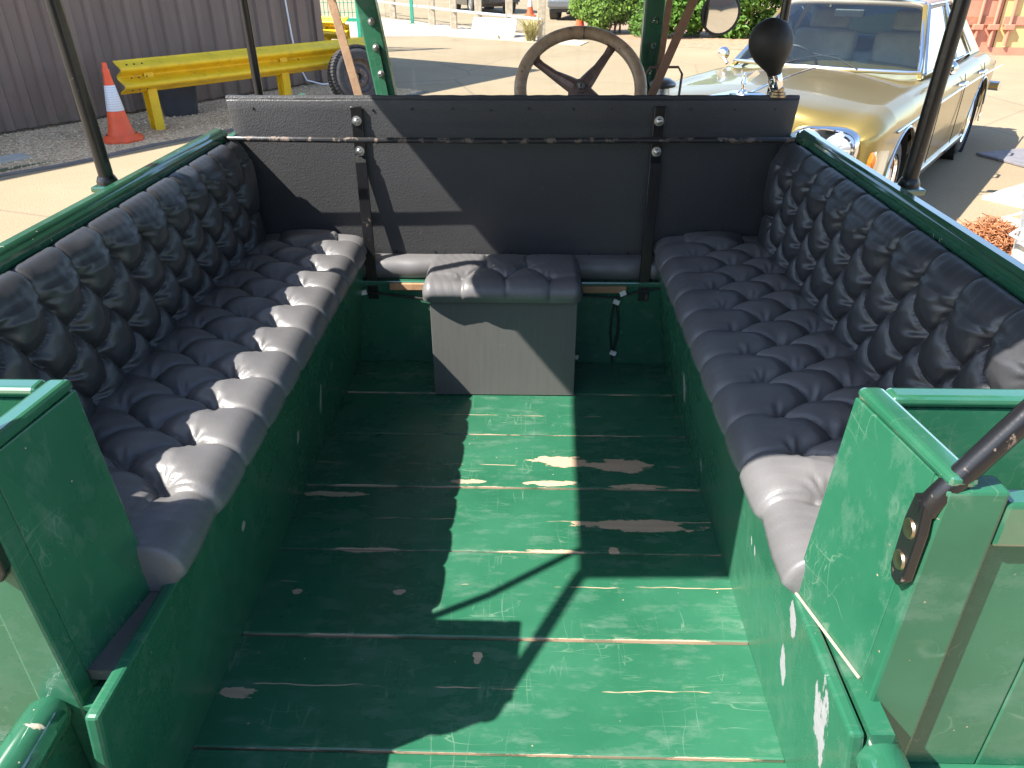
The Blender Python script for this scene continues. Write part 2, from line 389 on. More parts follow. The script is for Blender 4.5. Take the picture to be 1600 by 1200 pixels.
def m_leaf(name, a, b_):
    t = NT(name); info = t.noise(6,3); c = t.mix(t.ramp(info,.3,.7), a, b_)
    c2 = t.mix(t.noise(70,1), c, tuple(q*1.5 for q in b_))
    t.set(base=c2, rough=.5, spec=.35)
    tl = t.n('BsdfTranslucent'); t.link(c2, tl.inputs[0]); ad = t.n('MixShader'); ad.inputs[0].default_value = .35
    t.link(t.b.outputs[0], ad.inputs[1]); t.link(tl.outputs[0], ad.inputs[2]); t.link(ad.outputs[0], t.out.inputs[0]); return t.m
M['leafA'] = m_leaf('bright_leaf', (.07,.15,.02), (.15,.24,.035))
M['leafB'] = m_leaf('laurel_leaf', (.035,.10,.015), (.10,.20,.03))
M['weed'] = m_leaf('weed_leaf', (.20,.22,.06), (.42,.36,.16))
M['stem'] = simple('woody_stem', (.16,.11,.07), .85, 0, .3, 20)

# ------------------------------------------------------------------ setting
g = MB(); g.box(-400,400,-300,500,-1.0,0.0); struct('ground', g, M['ground'], smooth=0)
WD = Vector((.54,.843,0)).normalized(); WN = Vector((.843,-.54,0)).normalized()     # wall direction / outward normal
CORN = Vector((-4.05,15.5,0))
def wp(a, b, z=0): return CORN + WD*a + WN*b + Vector((0,0,z))      # a along the wall from the corner, b outwards
def strip(name, poly, z, mat, kind='structure', label=None, cat=None):
    mb = MB(); mb.prism(poly, lambda a,b,d: (a,b,d), -.02, z); o = mkobj(name, mb.mesh(name, smooth=0), mat); o['kind'] = kind
    return o
gp = [wp(-16,-.3),wp(.3,-.3)]; edge = []
for i in range(40):
    a = .3 - 16.3*i/39; edge.append(wp(a, 2.28 + .05*math.sin(i*1.3) + .04*math.sin(i*.47+1)))
strip('gravel', [(p.x,p.y) for p in [gp[0],gp[1]]+edge], .006, M['gravel'])
ks = edge; kb = MB()
for i in range(len(ks)-1):
    p,q = ks[i],ks[i+1]; kb.prism([(p.x,p.y),(q.x,q.y),((q+WN*.12).x,(q+WN*.12).y),((p+WN*.12).x,(p+WN*.12).y)], lambda a,b,d:(a,b,d), -.02, .012)
struct('kerb', kb, M['kerb'], smooth=0)
pb = MB()
for i in range(7000):
    a = -11.5*random.random()+.3; b = -.1+2.35*random.random(); r_ = random.uniform(.008,.026); c = wp(a,b,.008)
    vs = [(c.x+dx*r_*random.uniform(.7,1.3), c.y+dy*r_*random.uniform(.7,1.3), c.z+dz*r_*.7) for dx,dy,dz in ((1,0,0),(0,1,0),(-1,0,0),(0,-1,0),(0,0,1))]
    pb.add(vs, [(0,1,4),(1,2,4),(2,3,4),(3,0,4)])
o = mkobj('pebbles', pb.mesh('pebbles', smooth=0, fix=False), M['pebble']); tag(o, 'loose pebbles over the gravel strip by the brown wall', 'gravel', None, 'stuff')
# moss along the edge, left
strip('moss_strip', [(q.x,q.y) for q in [wp(-10.2,1.75),wp(-7.4,1.93),wp(-6.3,2.10),wp(-7.4,2.22),wp(-10.2,2.22)]], .0105, M['moss'])
strip('path', [(-12,25.0),(-2.6,25.4),(1.3,22.5),(1.6,23.6),(-2,28.5),(-6,33.5),(-12,36)], .02, M['pave'])
strip('hedge_bed', [(1.6,25.6),(2.2,22.9),(5.0,21.6),(8.2,20.7),(14,20.0),(16,40),(2,40)], .012, M['litter'])

# corrugated building
def corr_sheet(length, height, ribs, flip=1):
    mb = MB(); pts = []; pit = length/ribs; d = .045
    for k in range(ribs):
        x = k*pit
        for fx, fd in ((0,0),(.50,0),(.60,1),(.88,1),(.98,0)): pts.append((x+fx*pit, fd*d))
    pts.append((length,0)); P = []
    for (x,dd) in pts: P.append([(x,-dd,0),(x,-dd,height)])
    return mb.grid(P)
bd = thing('clad_building', 'dark brown corrugated steel building behind the yellow crash barrier', 'building', CORN)
BH = 4.85; nsh = 14; sheet_me = corr_sheet(.90, BH, 3).mesh('wall_sheet', smooth=20)
ang = math.atan2(WD.y, WD.x)
for i in range(nsh):
    o = mkobj('wall_sheet', sheet_me, M['clad'], bd); p = WD*(-.9*(i+1)) ; o.location = p*S; o.location.z = .05*S; o.rotation_euler = (0,0,ang)
for i in range(7):
    o = mkobj('wall_sheet', sheet_me, M['clad'], bd); p = -WN*(.9*i); o.location = p*S; o.location.z=.05*S; o.rotation_euler = (0,0,ang+math.pi/2)
mb = MB(); mb.bar(wp(.02,.02,.0)-CORN, wp(.02,.02,BH)-CORN, .16,.16, WD); mkobj('corner_trim', mb.mesh('corner_trim', smooth=0), M['clad'], bd)
mb = MB(); q = [wp(.2,.15)-CORN, wp(-12.8,.15)-CORN, wp(-12.8,-6.4)-CORN, wp(.2,-6.4)-CORN]
mb.prism([(p.x,p.y) for p in q], lambda a,b,d:(a,b,d), BH, BH+.12); mkobj('roof', mb.mesh('roof', smooth=0), M['clad'], bd)
mb = MB(); q = [wp(.0,-.05)-CORN, wp(-12.6,-.05)-CORN, wp(-12.6,-6.3)-CORN, wp(.0,-6.3)-CORN]
mb.prism([(p.x,p.y) for p in q], lambda a,b,d:(a,b,d), -.02, .14); mkobj('plinth', mb.mesh('plinth', smooth=0), M['kerb'], bd)
# cable dropping down the wall near the corner
cp = [wp(-.75,.07,3.2), wp(-.74,.07,2.2), wp(-.70,.08,1.5), wp(-.66,.08,.9), wp(-.62,.09,.45), wp(-.5,.15,.12), wp(-.25,.3,.03), wp(.15,.35,.02), wp(.5,.2,.02)]
mb = MB(); mb.tube(cp, .016, 8); o = mkobj('wall_cable', mb.mesh('wall_cable'), M['cable']); tag(o, 'thin white cable hanging down the brown steel wall near its corner', 'cable')

# drain cover on gravel at far left
mb = MB(); c = Vector((-6.42,8.85,0)); mb.obox((c.x,c.y,.014),(1.0,.34,.03),(0,0,ang)); o = mkobj('cover_plate', mb.mesh('cover_plate',smooth=0), simple('grey_stone_plate',(.40,.37,.31),.8), bevel=.006); tag(o, 'flat grey plate lying on the gravel at the far left edge', 'plate')

# ------------------------------------------------------------------ traffic cone
def cone(loc, h, label, group=None, lean=(0,0), sleeve=True, dull=False):
    t = thing('traffic_cone', label, 'traffic cone', loc, 0, group); k = h
    mb = MB(); mb.lathe([(.19*k,.045*k),(.185*k,.075*k),(.150*k,.17*k),(.131*k,.28*k),(.107*k,.42*k),(.083*k,.60*k),(.056*k,.78*k),(.052*k,.80*k),(.046*k,.86*k),(.046*k,.905*k),(.034*k,.93*k),(.030*k,.995*k),(.024*k,1.0*k)],28)
    m = M['orange']
    mkobj('body', mb.mesh('body'), m, t)
    mb = MB(); n=8; ro=.265*k; poly=[(ro*math.cos(2*math.pi*(i+.5)/n)*1.08, ro*math.sin(2*math.pi*(i+.5)/n)*1.08) for i in range(n)]
    q = [[(a,b,0) for a,b in poly+poly[:1]],[(a,b,.035*k) for a,b in poly+poly[:1]],[(a*.72,b*.72,.085*k) for a,b in poly+poly[:1]]]
    mb.grid(q); mb.f.append(tuple(range(8))[::-1]); mkobj('base', mb.mesh('base', merge=True), m, t, bevel=.006)
    if sleeve:
        mb = MB(); mb.lathe([(.1125*k,.395*k),(.1135*k,.40*k),(.0685*k,.715*k),(.0655*k,.72*k)],28,caps=False); mkobj('reflective_sleeve', mb.mesh('reflective_sleeve'), M['sleeve'], t)
    t.rotation_euler = (lean[0], lean[1], .3); return t
cone((-5.40,10.21,.006), .96, 'orange traffic cone with white reflective sleeve standing on the gravel', 'traffic cones')
cone((-.15,34.5,.0), .9, 'small distant orange and white cone beyond the timber fence', 'traffic cones')
cone((1.50,26.9,.0), 1.0, 'faded brownish orange cone beside the bright green bush', 'traffic cones', sleeve=False)

# ------------------------------------------------------------------ crash barrier
def barrier(p0, p1, posts, zc, label, H=.42):
    p0, p1 = Vector(p0), Vector(p1); d = (p1-p0); L = d.length; d.normalize(); n = Vector((d.y,-d.x,0))
    t = thing('crash_barrier', label, 'crash barrier', p0, 0, 'yellow barriers')
    prof = []
    for i in range(33):
        u = i/32; prof.append((.085*math.cos(u*4*math.pi)*(-1) + .01*math.sin(u*2*math.pi), (u-.5)*H))
    th = .012; mb = MB(); P = []
    for k in range(13):
        a = L*k/12; P.append([d*a + n*(x+.10) + Vector((0,0,zc+z)) for x,z in prof])
    mb.grid(P); b = mkobj('beam', mb.mesh('beam', smooth=60), M['yellow'], t)
    m = b.modifiers.new('thick','SOLIDIFY'); m.thickness = th*S; m.offset = 0
    for a in posts:
        mb = MB(); c = d*a
        for off in (-.075,.075):      # I-section post: two flanges and a web
            q = c + n*(off-.02); mb.bar(q+Vector((0,0,-.05)), q+Vector((0,0,zc+.08)), .13,.014, n)
        mb.bar(c-n*.02+Vector((0,0,-.05)), c-n*.02+Vector((0,0,zc+.08)), .012,.14, n)
        mkobj('post', mb.mesh('post',smooth=0), M['yellow'], t)
    for a in [.12,.22,.33]+[L*.45,L*.62,L*.8]:
        for z in (-.16,0.,.16):
            if a > .4 and z: continue
            mb = MB(); c = d*a + n*(.175 if z == 0 else .12)+Vector((0,0,zc+z)); mb.lathe([(.012,0),(.012,.006),(.004,.01)],8,c,n); mkobj('bolt_hole', mb.mesh('bolt_hole'), M['rubber'], b)
    return t
b0 = Vector((-5.50,10.62,0)); b1 = b0 + (WD + WN*.10).normalized()*4.5
barrier(b0, b1, [.42,2.6,4.3], .73, 'long yellow corrugated crash barrier in front of the brown wall')
barrier((-5.9,20.9,0), (-4.45,20.2,0), [.3,.85,1.45], .62, 'short yellow barrier on posts below the green gate', .5)
# dark plastic bin behind the barrier
t = thing('plastic_tub', 'dark translucent plastic tub on the gravel under the barrier', 'tub', (-5.42,12.15,.006), .5)
mb = MB(); P=[]
for z,sc_ in ((0,.80),(.02,.84),(.50,1.0),(.53,1.08),(.56,1.08),(.55,.97),(.05,.80)):
    P.append([(math.copysign(abs(math.cos(a))**.5,math.cos(a))*.30*sc_, math.copysign(abs(math.sin(a))**.5,math.sin(a))*.24*sc_, z) for a in [2*math.pi*k/32 for k in range(33)]])
mb.grid(P); mb.f.append(tuple(range(32))); mkobj('tub_shell', mb.mesh('tub_shell', merge=True), M['bin'], t)
mb = MB(); mb.tube([(-.1,-.265,.50),(-.1,-.31,.49),(.1,-.31,.49),(.1,-.265,.50)],.012,8); mkobj('handle', mb.mesh('handle'), M['bin'], t)

# ------------------------------------------------------------------ spare wheel leaning on the barrier
def wheel_parts(t, r, wd, mt, mr, hub=None, spokes=0):
    mb = MB(); pr = []
    for k in range(17):
        a = math.pi*k/16; pr.append((r*.60 + (r*.40)*math.sin(a)**.55, -math.cos(a)*wd/2*(1 if 0<k<16 else .8)))
    pr.append((r*.57, wd*.3)); pr.append((r*.57,-wd*.3)); pr.append(pr[0])
    mb.lathe(pr, 48, axis=(0,1,0), caps=False); ty = mkobj('tyre', mb.mesh('tyre', smooth=45), mt, t)
    tr = MB()
    for k in range(56):
        a = 2*math.pi*k/56
        for sgn in (-1,1):
            c = Vector((math.cos(a)*r*.982, sgn*wd*.22, math.sin(a)*r*.982)); tr.obox(c, (.03*r/.35, wd*.40, .030*r/.35), (0,-a,0))
    mkobj('tread', tr.mesh('tread',smooth=0), mt, ty)
    mb = MB(); mb.lathe([(r*.60,-wd*.36),(r*.62,-wd*.42),(r*.59,-wd*.44),(r*.54,-wd*.30),(r*.50,-wd*.20),(r*.40,-wd*.16),(r*.32,-wd*.27),(r*.24,-wd*.30),(r*.14,-wd*.22),(r*.12,-wd*.22),(r*.11,wd*.2),(r*.5,wd*.2),(r*.55,wd*.3),(r*.60,wd*.42)],40,axis=(0,1,0),caps=False)
    rm = mkobj('rim', mb.mesh('rim',smooth=40), mr, t)
    for k in range(5):
        a = 2*math.pi*k/5; mb = MB(); mb.lathe([(.018,0),(.018,.02),(.006,.025)],8,(math.cos(a)*r*.19,-wd*.30,math.sin(a)*r*.19),(0,-1,0)); mkobj('wheel_nut', mb.mesh('wheel_nut'), M['rust'], rm)
    return ty, rm
sw = thing('spare_wheel', 'worn black spare tyre on a rusty rim leaning against the yellow barrier', 'tyre', (-2.78,12.95,.445), 0)
wheel_parts(sw, .455,.27, M['tyre'], M['rimsteel']); sw.rotation_euler = (R(-12),0,R(38))

# ------------------------------------------------------------------ green gate behind the building
t = thing('mesh_gate', 'bright green steel mesh gate standing beyond the brown building', 'gate', (-6.1,21.4,0), R(-12))
for x in (0,.55,1.75,1.95):
    mb = MB(); mb.box(x-.05,x+.05,-.05,.05,0,2.4); mkobj('gate_post', mb.mesh('gate_post',smooth=0), M['teal'], t, bevel=.008)
for z in (.75,1.4,2.3):
    mb = MB(); mb.box(0,1.95,-.03,.03,z-.04,z+.04); mkobj('gate_rail', mb.mesh('gate_rail',smooth=0), M['teal'], t)
for i in range(17):
    x = .05+i*.11; mb = MB(); mb.tube([(x,0,.7),(x,0,2.35)],.009,6); mkobj('gate_bar', mb.mesh('gate_bar'), M['teal'], t)
for i in range(3):
    z = .92+i*.22
    mb = MB(); mb.tube([(0,.012,z),(1.95,.012,z)],.008,6); mkobj('gate_wire', mb.mesh('gate_wire'), M['teal'], t)

# ------------------------------------------------------------------ timber fence
t = thing('timber_fence', 'weathered timber post fence with pale metal pipe rails across the yard', 'fence', (0,0,0))
fp = [(-7.3,36.0),(-5.55,33.0),(-3.62,29.8),(-2.68,28.1),(-1.75,26.75),(-.72,25.3),(.24,23.85)]
for (x,y) in fp:
    mb = MB(); mb.box(x-.11,x+.11,y-.11,y+.11,-.05,1.75); mkobj('fence_post', mb.mesh('fence_post',smooth=0), M['oldwood'], t, bevel=.015)
for i in range(len(fp)-1):
    for z in (.58,1.35):
        mb = MB(); mb.tube([(fp[i][0],fp[i][1]-.13,z),(fp[i+1][0],fp[i+1][1]-.13,z)],.04,8); mkobj('pipe_rail', mb.mesh('pipe_rail'), M['white_rail'], t)
t = thing('green_post', 'slim bright green steel post in front of the timber fence', 'post', (-4.45,30.6,0))
mb = MB(); mb.box(-.06,.06,-.06,.06,0,1.9); mkobj('post_shaft', mb.mesh('post_shaft',smooth=0), M['teal'], t, bevel=.01)
mb = MB(); mb.box(-.12,.12,-.12,.12,0,.02); mkobj('foot_plate', mb.mesh('foot_plate',smooth=0), M['teal'], t)
bt = thing('leaning_board', 'pale blue white sheet leaning low against the timber fence', 'board', (-1.24,25.15,.03), R(-29))
mb = MB(); mb.box(-.80,.80,-.02,.02,0,.52); bb = mkobj('panel', mb.mesh('panel',smooth=0), M['board'], bt, bevel=.005); bt.rotation_euler = (R(-22),0,R(-32))
mb = MB(); mb.box(-.80,.80,.022,.05,.0,.04); mkobj('back_batten', mb.mesh('back_batten',smooth=0), M['oldwood'], bt)

# ------------------------------------------------------------------ plants
def leaf_cloud(name, mat, parent, n, blobs, size, loc=(0,0,0), flat=.5):
    mb = MB(); tot = sum(b_[3]*b_[4]*b_[5] for b_ in blobs)
    for b_ in blobs:
        k = int(n*b_[3]*b_[4]*b_[5]/tot)
        for _ in range(k):
            d = Vector((random.gauss(0,1),random.gauss(0,1),random.gauss(0,1))).normalized(); r_ = random.random()**.35
            c = Vector((b_[0]+d.x*b_[3]*r_, b_[1]+d.y*b_[4]*r_, b_[2]+d.z*b_[5]*r_))
            if c.z < .02: c.z = random.uniform(.02,.2)
            s_ = size*random.uniform(.55,1.3); nrm = (d*.6 + Vector((random.gauss(0,.6),random.gauss(0,.6),random.gauss(.5,.6)))).normalized()
            a = nrm.orthogonal().normalized(); a.rotate(Matrix.Rotation(random.uniform(0,6.28),3,nrm)); b2 = nrm.cross(a)
            tip = c + a*s_; mid = c + nrm*s_*.10
            mb.add([c - a*s_*.1, mid + a*s_*.45 + b2*s_*.30 , tip - nrm*s_*.18, mid + a*s_*.45 - b2*s_*.30, c + a*s_*.45 - nrm*s_*.02], [(0,1,4),(1,2,4),(2,3,4),(3,0,4)])
    o = mkobj(name, mb.mesh(name, smooth=0, fix=False), mat, parent, loc); return o
def bush(label, loc, blobs, n, size, mat, stems=8, h=1.0):
    t = thing('bush', label, 'bush', loc, 0, 'bushes along the yard edge')
    for i in range(stems):
        b_ = random.choice(blobs); x,y = b_[0]*.6+random.uniform(-.15,.15), b_[1]*.6+random.uniform(-.15,.15)
        mb = MB(); mb.tube([(x,y,0),(x+random.uniform(-.1,.1),y,h*.4),(b_[0]+random.uniform(-.3,.3),b_[1],h*random.uniform(.8,1.2))],[.03,.022,.008],6); mkobj('stem', mb.mesh('stem'), M['stem'], t)
    leaf_cloud('foliage', mat, t, n, blobs, size)
    return t
bl = [(random.uniform(-1.0,1.0),random.uniform(-.4,.8),random.uniform(.35,1.3),random.uniform(.35,.6),random.uniform(.35,.55),random.uniform(.3,.5)) for _ in range(20)]
bush('bright lime green bush seen between the windscreen posts', (2.45,26.2,.012), bl, 13000, .13, M['leafA'], 10, 1.2)
bl = [(random.uniform(-2.9,2.3),random.uniform(-.4,.9),random.uniform(.3,2.3),random.uniform(.45,.8),random.uniform(.4,.7),random.uniform(.4,.7)) for _ in range(44)]
bush('dense dark green laurel bush behind the round mirror', (6.2,25.0,.012), bl, 26000, .17, M['leafB'], 14, 1.6)
def weed(label, loc, n, h):
    t = thing('weed', label, 'weed', loc, 0, 'weeds'); mb = MB()
    for i in range(n):
        a = random.uniform(0,6.28); l = h*random.uniform(.5,1.1); sp = random.uniform(.15,.9)*h; wd = .011*h/.4
        p0 = Vector((random.gauss(0,.08*h),random.gauss(0,.08*h),0)); p1 = p0+Vector((math.cos(a)*sp*.4,math.sin(a)*sp*.4,l*.6)); p2 = p0+Vector((math.cos(a)*sp,math.sin(a)*sp,l*random.uniform(.7,1)))
        sd_ = Vector((-math.sin(a),math.cos(a),0))*wd
        mb.add([p0-sd_,p0+sd_,p1+sd_*1.2,p1-sd_*1.2,p2],[(0,1,2,3),(3,2,4)])
    mkobj('blades', mb.mesh('blades',smooth=0,fix=False), M['weed'], t); return t
weed('tall yellowish weed at the foot of the nearest fence post', (-.05,23.75,.02), 70, .75)
weed('low weed tuft at the kerb below the leaning board', (-1.0,24.45,.02), 25, .18)
q = wp(-6.3,.22); weed('small green weed at the base of the brown wall', (q.x,q.y,.006), 26, .24)
q = wp(-8.2,.2); weed('tiny weed at the wall base near the left edge', (q.x,q.y,.006), 14, .16)

# ------------------------------------------------------------------ cars
def chaikin(pts, it=2):
    pts = [np.array(p,float) for p in pts]
    for _ in range(it):
        q = [pts[0]]
        for a,b in zip(pts[:-1],pts[1:]): q += [a*.75+b*.25, a*.25+b*.75]
        q.append(pts[-1]); pts = q
    return pts
def car_glass(): 
    if 'car_glass' not in M: M['car_glass'] = m_glass('car_window_glass', (.78,.90,.89), 0, 2.2)
    return M['car_glass']
def car_paint(name, base, metal=.35, rough=.28):
    t = NT(name); nz = t.noise(900,2); c = t.mix(nz, tuple(q*.85 for q in base), tuple(min(1,q*1.15) for q in base))
    t.set(base=c, metal=metal, rough=rough, coat=.55, coatr=.03); return t.m
def build_car(name, label, cat, loc, rz, st, paint, tyre_r=.345, axles=(1.515,-1.515), track=.75, gh=None, seats=True, chrome=True, inner=None, group=None, roofm=None):
    """st: rows (y, halfwidth, z_low, z_fender, z_centre); real metres, y forward"""
    t = thing(name, label, cat, loc, rz, group)
    st = np.array(sorted(st), float); Y = st[:,0]
    ys = list(np.linspace(Y[0], Y[-1], 110))
    for ax in axles: ys += [ax + (tyre_r+.055)*math.cos(a) for a in np.linspace(0, math.pi, 25)]
    ys = sorted(set(round(float(y),4) for y in ys)); ra = tyre_r+.055
    P = []
    for y in ys:
        hw,zl,zf,zc = [float(np.interp(y,Y,st[:,k])) for k in (1,2,3,4)]
        for ax in axles:
            if abs(y-ax) <= ra: zl = max(zl, tyre_r + math.sqrt(max(0,ra*ra-(y-ax)**2)))
        zb = max(.60, zl+.02); zs = max(.80, zl+.05)
        top = [(hw-.025,zl),(hw,zb),(hw+.004,zs),(hw-.035,zf-.045),(hw-.10,zf),(hw-.22,zf-.004),(hw-.33,zc-.045),(.28,zc-.01),(0,zc)]
        h = chaikin(top,2); row = [(-a,y,z) for a,z in h] + [(a,y,z) for a,z in reversed(h[:-1])]
        P.append(row)
    mb = MB(); mb.grid(P)
    for row, rv in ((P[0],0),(P[-1],1)):
        o_ = len(mb.v); mb.v += [tuple(p) for p in row]; mb.f.append(tuple(range(o_,o_+len(row))))
    body = mkobj('body', mb.mesh('body', 1.0, smooth=50, merge=True), paint, t)
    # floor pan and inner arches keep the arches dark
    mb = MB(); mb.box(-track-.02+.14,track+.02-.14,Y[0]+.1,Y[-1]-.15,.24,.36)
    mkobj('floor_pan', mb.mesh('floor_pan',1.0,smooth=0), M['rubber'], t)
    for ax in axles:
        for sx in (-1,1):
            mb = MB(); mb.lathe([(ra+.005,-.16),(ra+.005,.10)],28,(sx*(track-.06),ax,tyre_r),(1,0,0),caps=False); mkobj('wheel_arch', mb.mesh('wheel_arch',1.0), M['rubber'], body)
            wr = bpy.data.objects.new('wheel', None); col.objects.link(wr); wr.parent = t; wr.location = (sx*track, ax, tyre_r); wr.rotation_euler = (0,0,-sx*math.pi/2*-1)
            wr.rotation_euler = (0,0, math.pi/2 if sx > 0 else -math.pi/2)
            mb = MB(); r_=tyre_r; wd=.20; pr=[]
            for k in range(17):
                a = math.pi*k/16; pr.append((r_*.62+(r_*.38)*math.sin(a)**.5, -math.cos(a)*wd/2))
            mb.lathe(pr,44,axis=(0,1,0),caps=False); mkobj('tyre', mb.mesh('tyre',1.0,smooth=45), M['tyre'], wr)
            mb = MB(); mb.lathe([(r_*.63,-wd*.42),(r_*.60,-wd*.47),(r_*.52,-wd*.36),(r_*.34,-wd*.42),(r_*.20,-wd*.50),(r_*.0,-wd*.54)],36,axis=(0,1,0)); mkobj('hubcap', mb.mesh('hubcap',1.0), M['chrome'] if chrome else M['steel'], wr)
    if gh:
        yb,yt,yrt,yrb,zb_,zt,wb,wt = gh     # windscreen base, top, rear top, rear base, base z, top z, base halfwidth, top halfwidth
        # roof shell
        P=[]
        for i in range(15):
            u = i/14; y = yt+(yrt-yt)*u; crown = .075*math.sin(math.pi*min(1,max(0,u*.92+.04)))**.6; row=[]
            for k in range(17):
                v = -1+2*k/16; row.append((wt*v*(1.0 if abs(v)<1 else 1.02), y + (-.09*v*v*(1-u) + .09*v*v*u)*1.0, zt+crown*(1-abs(v)**3.2) - (.02 if abs(v)==1 else 0)))
            P.append(row)
        mb = MB(); mb.grid(P); rf = mkobj('roof', mb.mesh('roof',1.0,smooth=60), roofm or paint, t); sm = rf.modifiers.new('thick','SOLIDIFY'); sm.thickness=.035; sm.offset=-1
        def pil(nm, p, q, w0, w1, side):
            mb = MB(); p=Vector(p); q=Vector(q); th=Vector((-side*.035,0,0))
            mb.hexa([p+Vector((0,-w0/2,0)),p+Vector((0,w0/2,0)),p+Vector((0,w0/2,0))+th,p+Vector((0,-w0/2,0))+th, q+Vector((0,-w1/2,0)),q+Vector((0,w1/2,0)),q+Vector((0,w1/2,0))+th,q+Vector((0,-w1/2,0))+th])
            mkobj(nm, mb.mesh(nm,1.0,smooth=0), paint, t, bevel=.006)
        ym = (yb+yrb)/2 - .02; yc0 = yrb+.62
        for sx in (-1,1):
            pil('windscreen_pillar', (sx*wb,yb-.10,zb_-.03),(sx*wt,yt-.10,zt),.07,.06,sx)
            pil('door_pillar', (sx*(wb+.01),ym,zb_-.03),(sx*wt,ym-.02,zt),.045,.04,sx)
            pil('rear_pillar', (sx*wb,yrb+.28,zb_-.03),(sx*wt,yrt+.24,zt),.52,.30,sx)
            def pane(nm, y0,y1,y2,y3, par):
                mb = MB(); mb.add([(sx*(wb-.012),y0,zb_-.01),(sx*(wb-.012),y1,zb_-.01),(sx*(wt-.012),y2,zt),(sx*(wt-.012),y3,zt)],[(0,1,2,3)])
                g_ = mkobj(nm, mb.mesh(nm,1.0,smooth=0), car_glass(), t)
                mb = MB(); mb.tube([(sx*(wb+.004),y0,zb_),(sx*(wb+.004),y1,zb_),(sx*(wt+.002),y2,zt-.005),(sx*(wt+.002),y3,zt-.005)],.010,6,closed=True); mkobj('window_trim', mb.mesh('window_trim',1.0), M['chrome'], g_)
            pane('side_window', yb-.15, ym+.02, ym, yt-.14, 0); pane('side_window', ym-.03, yrb+.53, yrt+.38, ym-.05, 0)
        for nm,(ya,za,wa),(yc,zc_,wc),sg in (('windscreen',(yb,zb_+.01,wb-.03),(yt,zt+.005,wt-.03),1),('rear_window',(yrb,zb_+.02,wb-.12),(yrt,zt+.0,wt-.05),-1)):
            P=[]
            for i in range(7):
                u=i/6; row=[]
                for k in range(17):
                    v=-1+2*k/16; bow=-sg*.11*v*v; row.append(((wa+(wc-wa)*u)*v, ya+(yc-ya)*u+bow, za+(zc_-za)*u + .055*(1-v*v)*u))
                P.append(row)
            mb=MB(); mb.grid(P); gl=mkobj(nm, mb.mesh(nm,1.0,smooth=60), car_glass(), t)
            loop = P[0] + [r_[-1] for r_ in P[1:]] + P[-1][::-1][1:] + [r_[0] for r_ in P[::-1]][1:-1]
            mb=MB(); mb.tube(loop,.016,8,closed=True); mkobj('glass_trim', mb.mesh('glass_trim',1.0), M['chrome'], gl)
        if seats:
            im = inner
            mb=MB(); P=[]
            for i in range(9):
                a=i/8*math.pi/2; P.append([(x,yb-.30+.30*math.cos(a)-.12*(x/wb)**2,zb_-.12+.11*math.sin(a)) for x in np.linspace(-wb+.05,wb-.05,13)])
            mb.grid(P); dd = mkobj('dashboard', mb.mesh('dashboard',1.0,smooth=60), im, t)
            for sx in (-1,1):
                def cush(nm, c, sz, rot):
                    mb=MB(); mb.obox(c,sz,rot); mkobj(nm, mb.mesh(nm,1.0,smooth=0), im, t, bevel=.07, seg=4)
                cush('seat_back',(sx*.36,-.42,.86),(.56,.17,.66),(R(14),0,0)); cush('head_rest',(sx*.36,-.53,1.26),(.36,.11,.20),(R(12),0,0)); cush('seat_base',(sx*.36,-.12,.50),(.56,.55,.2),(0,0,0))
            mb=MB(); mb.obox((0,yrb+.42,.83),(1.30,.2,.50),(R(16),0,0)); mkobj('rear_seat', mb.mesh('rear_seat',1.0,smooth=0), im, t, bevel=.07, seg=4)
            mb=MB(); c=Vector((.36,yb-.52,zb_-.06)); mb.tube([c+Vector((math.cos(a)*.20, math.sin(a)*.09, math.sin(a)*.18)) for a in np.linspace(0,2*math.pi,33)[:-1]],.012,8,closed=True); mb.tube([c+Vector((-.19,0,0)),c,c+Vector((.19,0,0))],.010,6); mkobj('steering_wheel', mb.mesh('steering_wheel',1.0), M['rubber'], t)
            mb=MB(); mb.obox((0,yt-.02,zt-.075),(.24,.03,.065),(R(-10),0,0)); mkobj('rear_view_mirror', mb.mesh('rear_view_mirror',1.0,smooth=0), M['rubber'], t, bevel=.015, seg=3)
    return t, body
GOLD = car_paint('gold_metallic_paint', (.27,.195,.052), .60, .30)
inner = simple('olive_leather_trim', (.26,.25,.20), .6, 0, .15, 10)
ST = [(-2.83,.62,.42,.74,.74),(-2.78,.70,.36,.80,.82),(-2.6,.80,.32,.86,.90),(-2.2,.87,.28,.92,.95),(-1.7,.895,.26,.955,.965),(-1.2,.90,.26,.955,.96),(-.4,.90,.26,.945,.955),
      (.5,.90,.26,.945,.96),(.85,.90,.26,.95,1.0),(1.4,.90,.26,.945,.995),(1.9,.895,.27,.93,.985),(2.12,.885,.30,.905,.970),(2.25,.86,.34,.86,.955),(2.31,.82,.38,.79,.94),(2.335,.76,.42,.72,.90)]
rc, rbody = build_car('saloon_car', 'gold vintage luxury saloon car with chrome trim parked beside the wagon', 'car', (3.30,8.53,0), R(180-35.6), ST, GOLD, gh=(.80,.22,-1.12,-1.78,.985,1.43,.755,.565), inner=inner, roofm=simple('tan_vinyl_roof', (.34,.235,.18), .5, 0, .06, 10, .15, 200))
def cpart(nm, mb, mat, par=None, **k): return mkobj(nm, mb.mesh(nm,1.0,smooth=k.pop('smooth',35)), mat, par or rc, **k)
AMB = NT('amber_lens'); AMB.set(base=(.85,.20,.01), rough=.15, spec=.8, coat=1.0); AMB=AMB.m
HL = NT('headlamp_glass'); HL.set(base=(.75,.78,.80), rough=.08, metal=.75); HL=HL.m
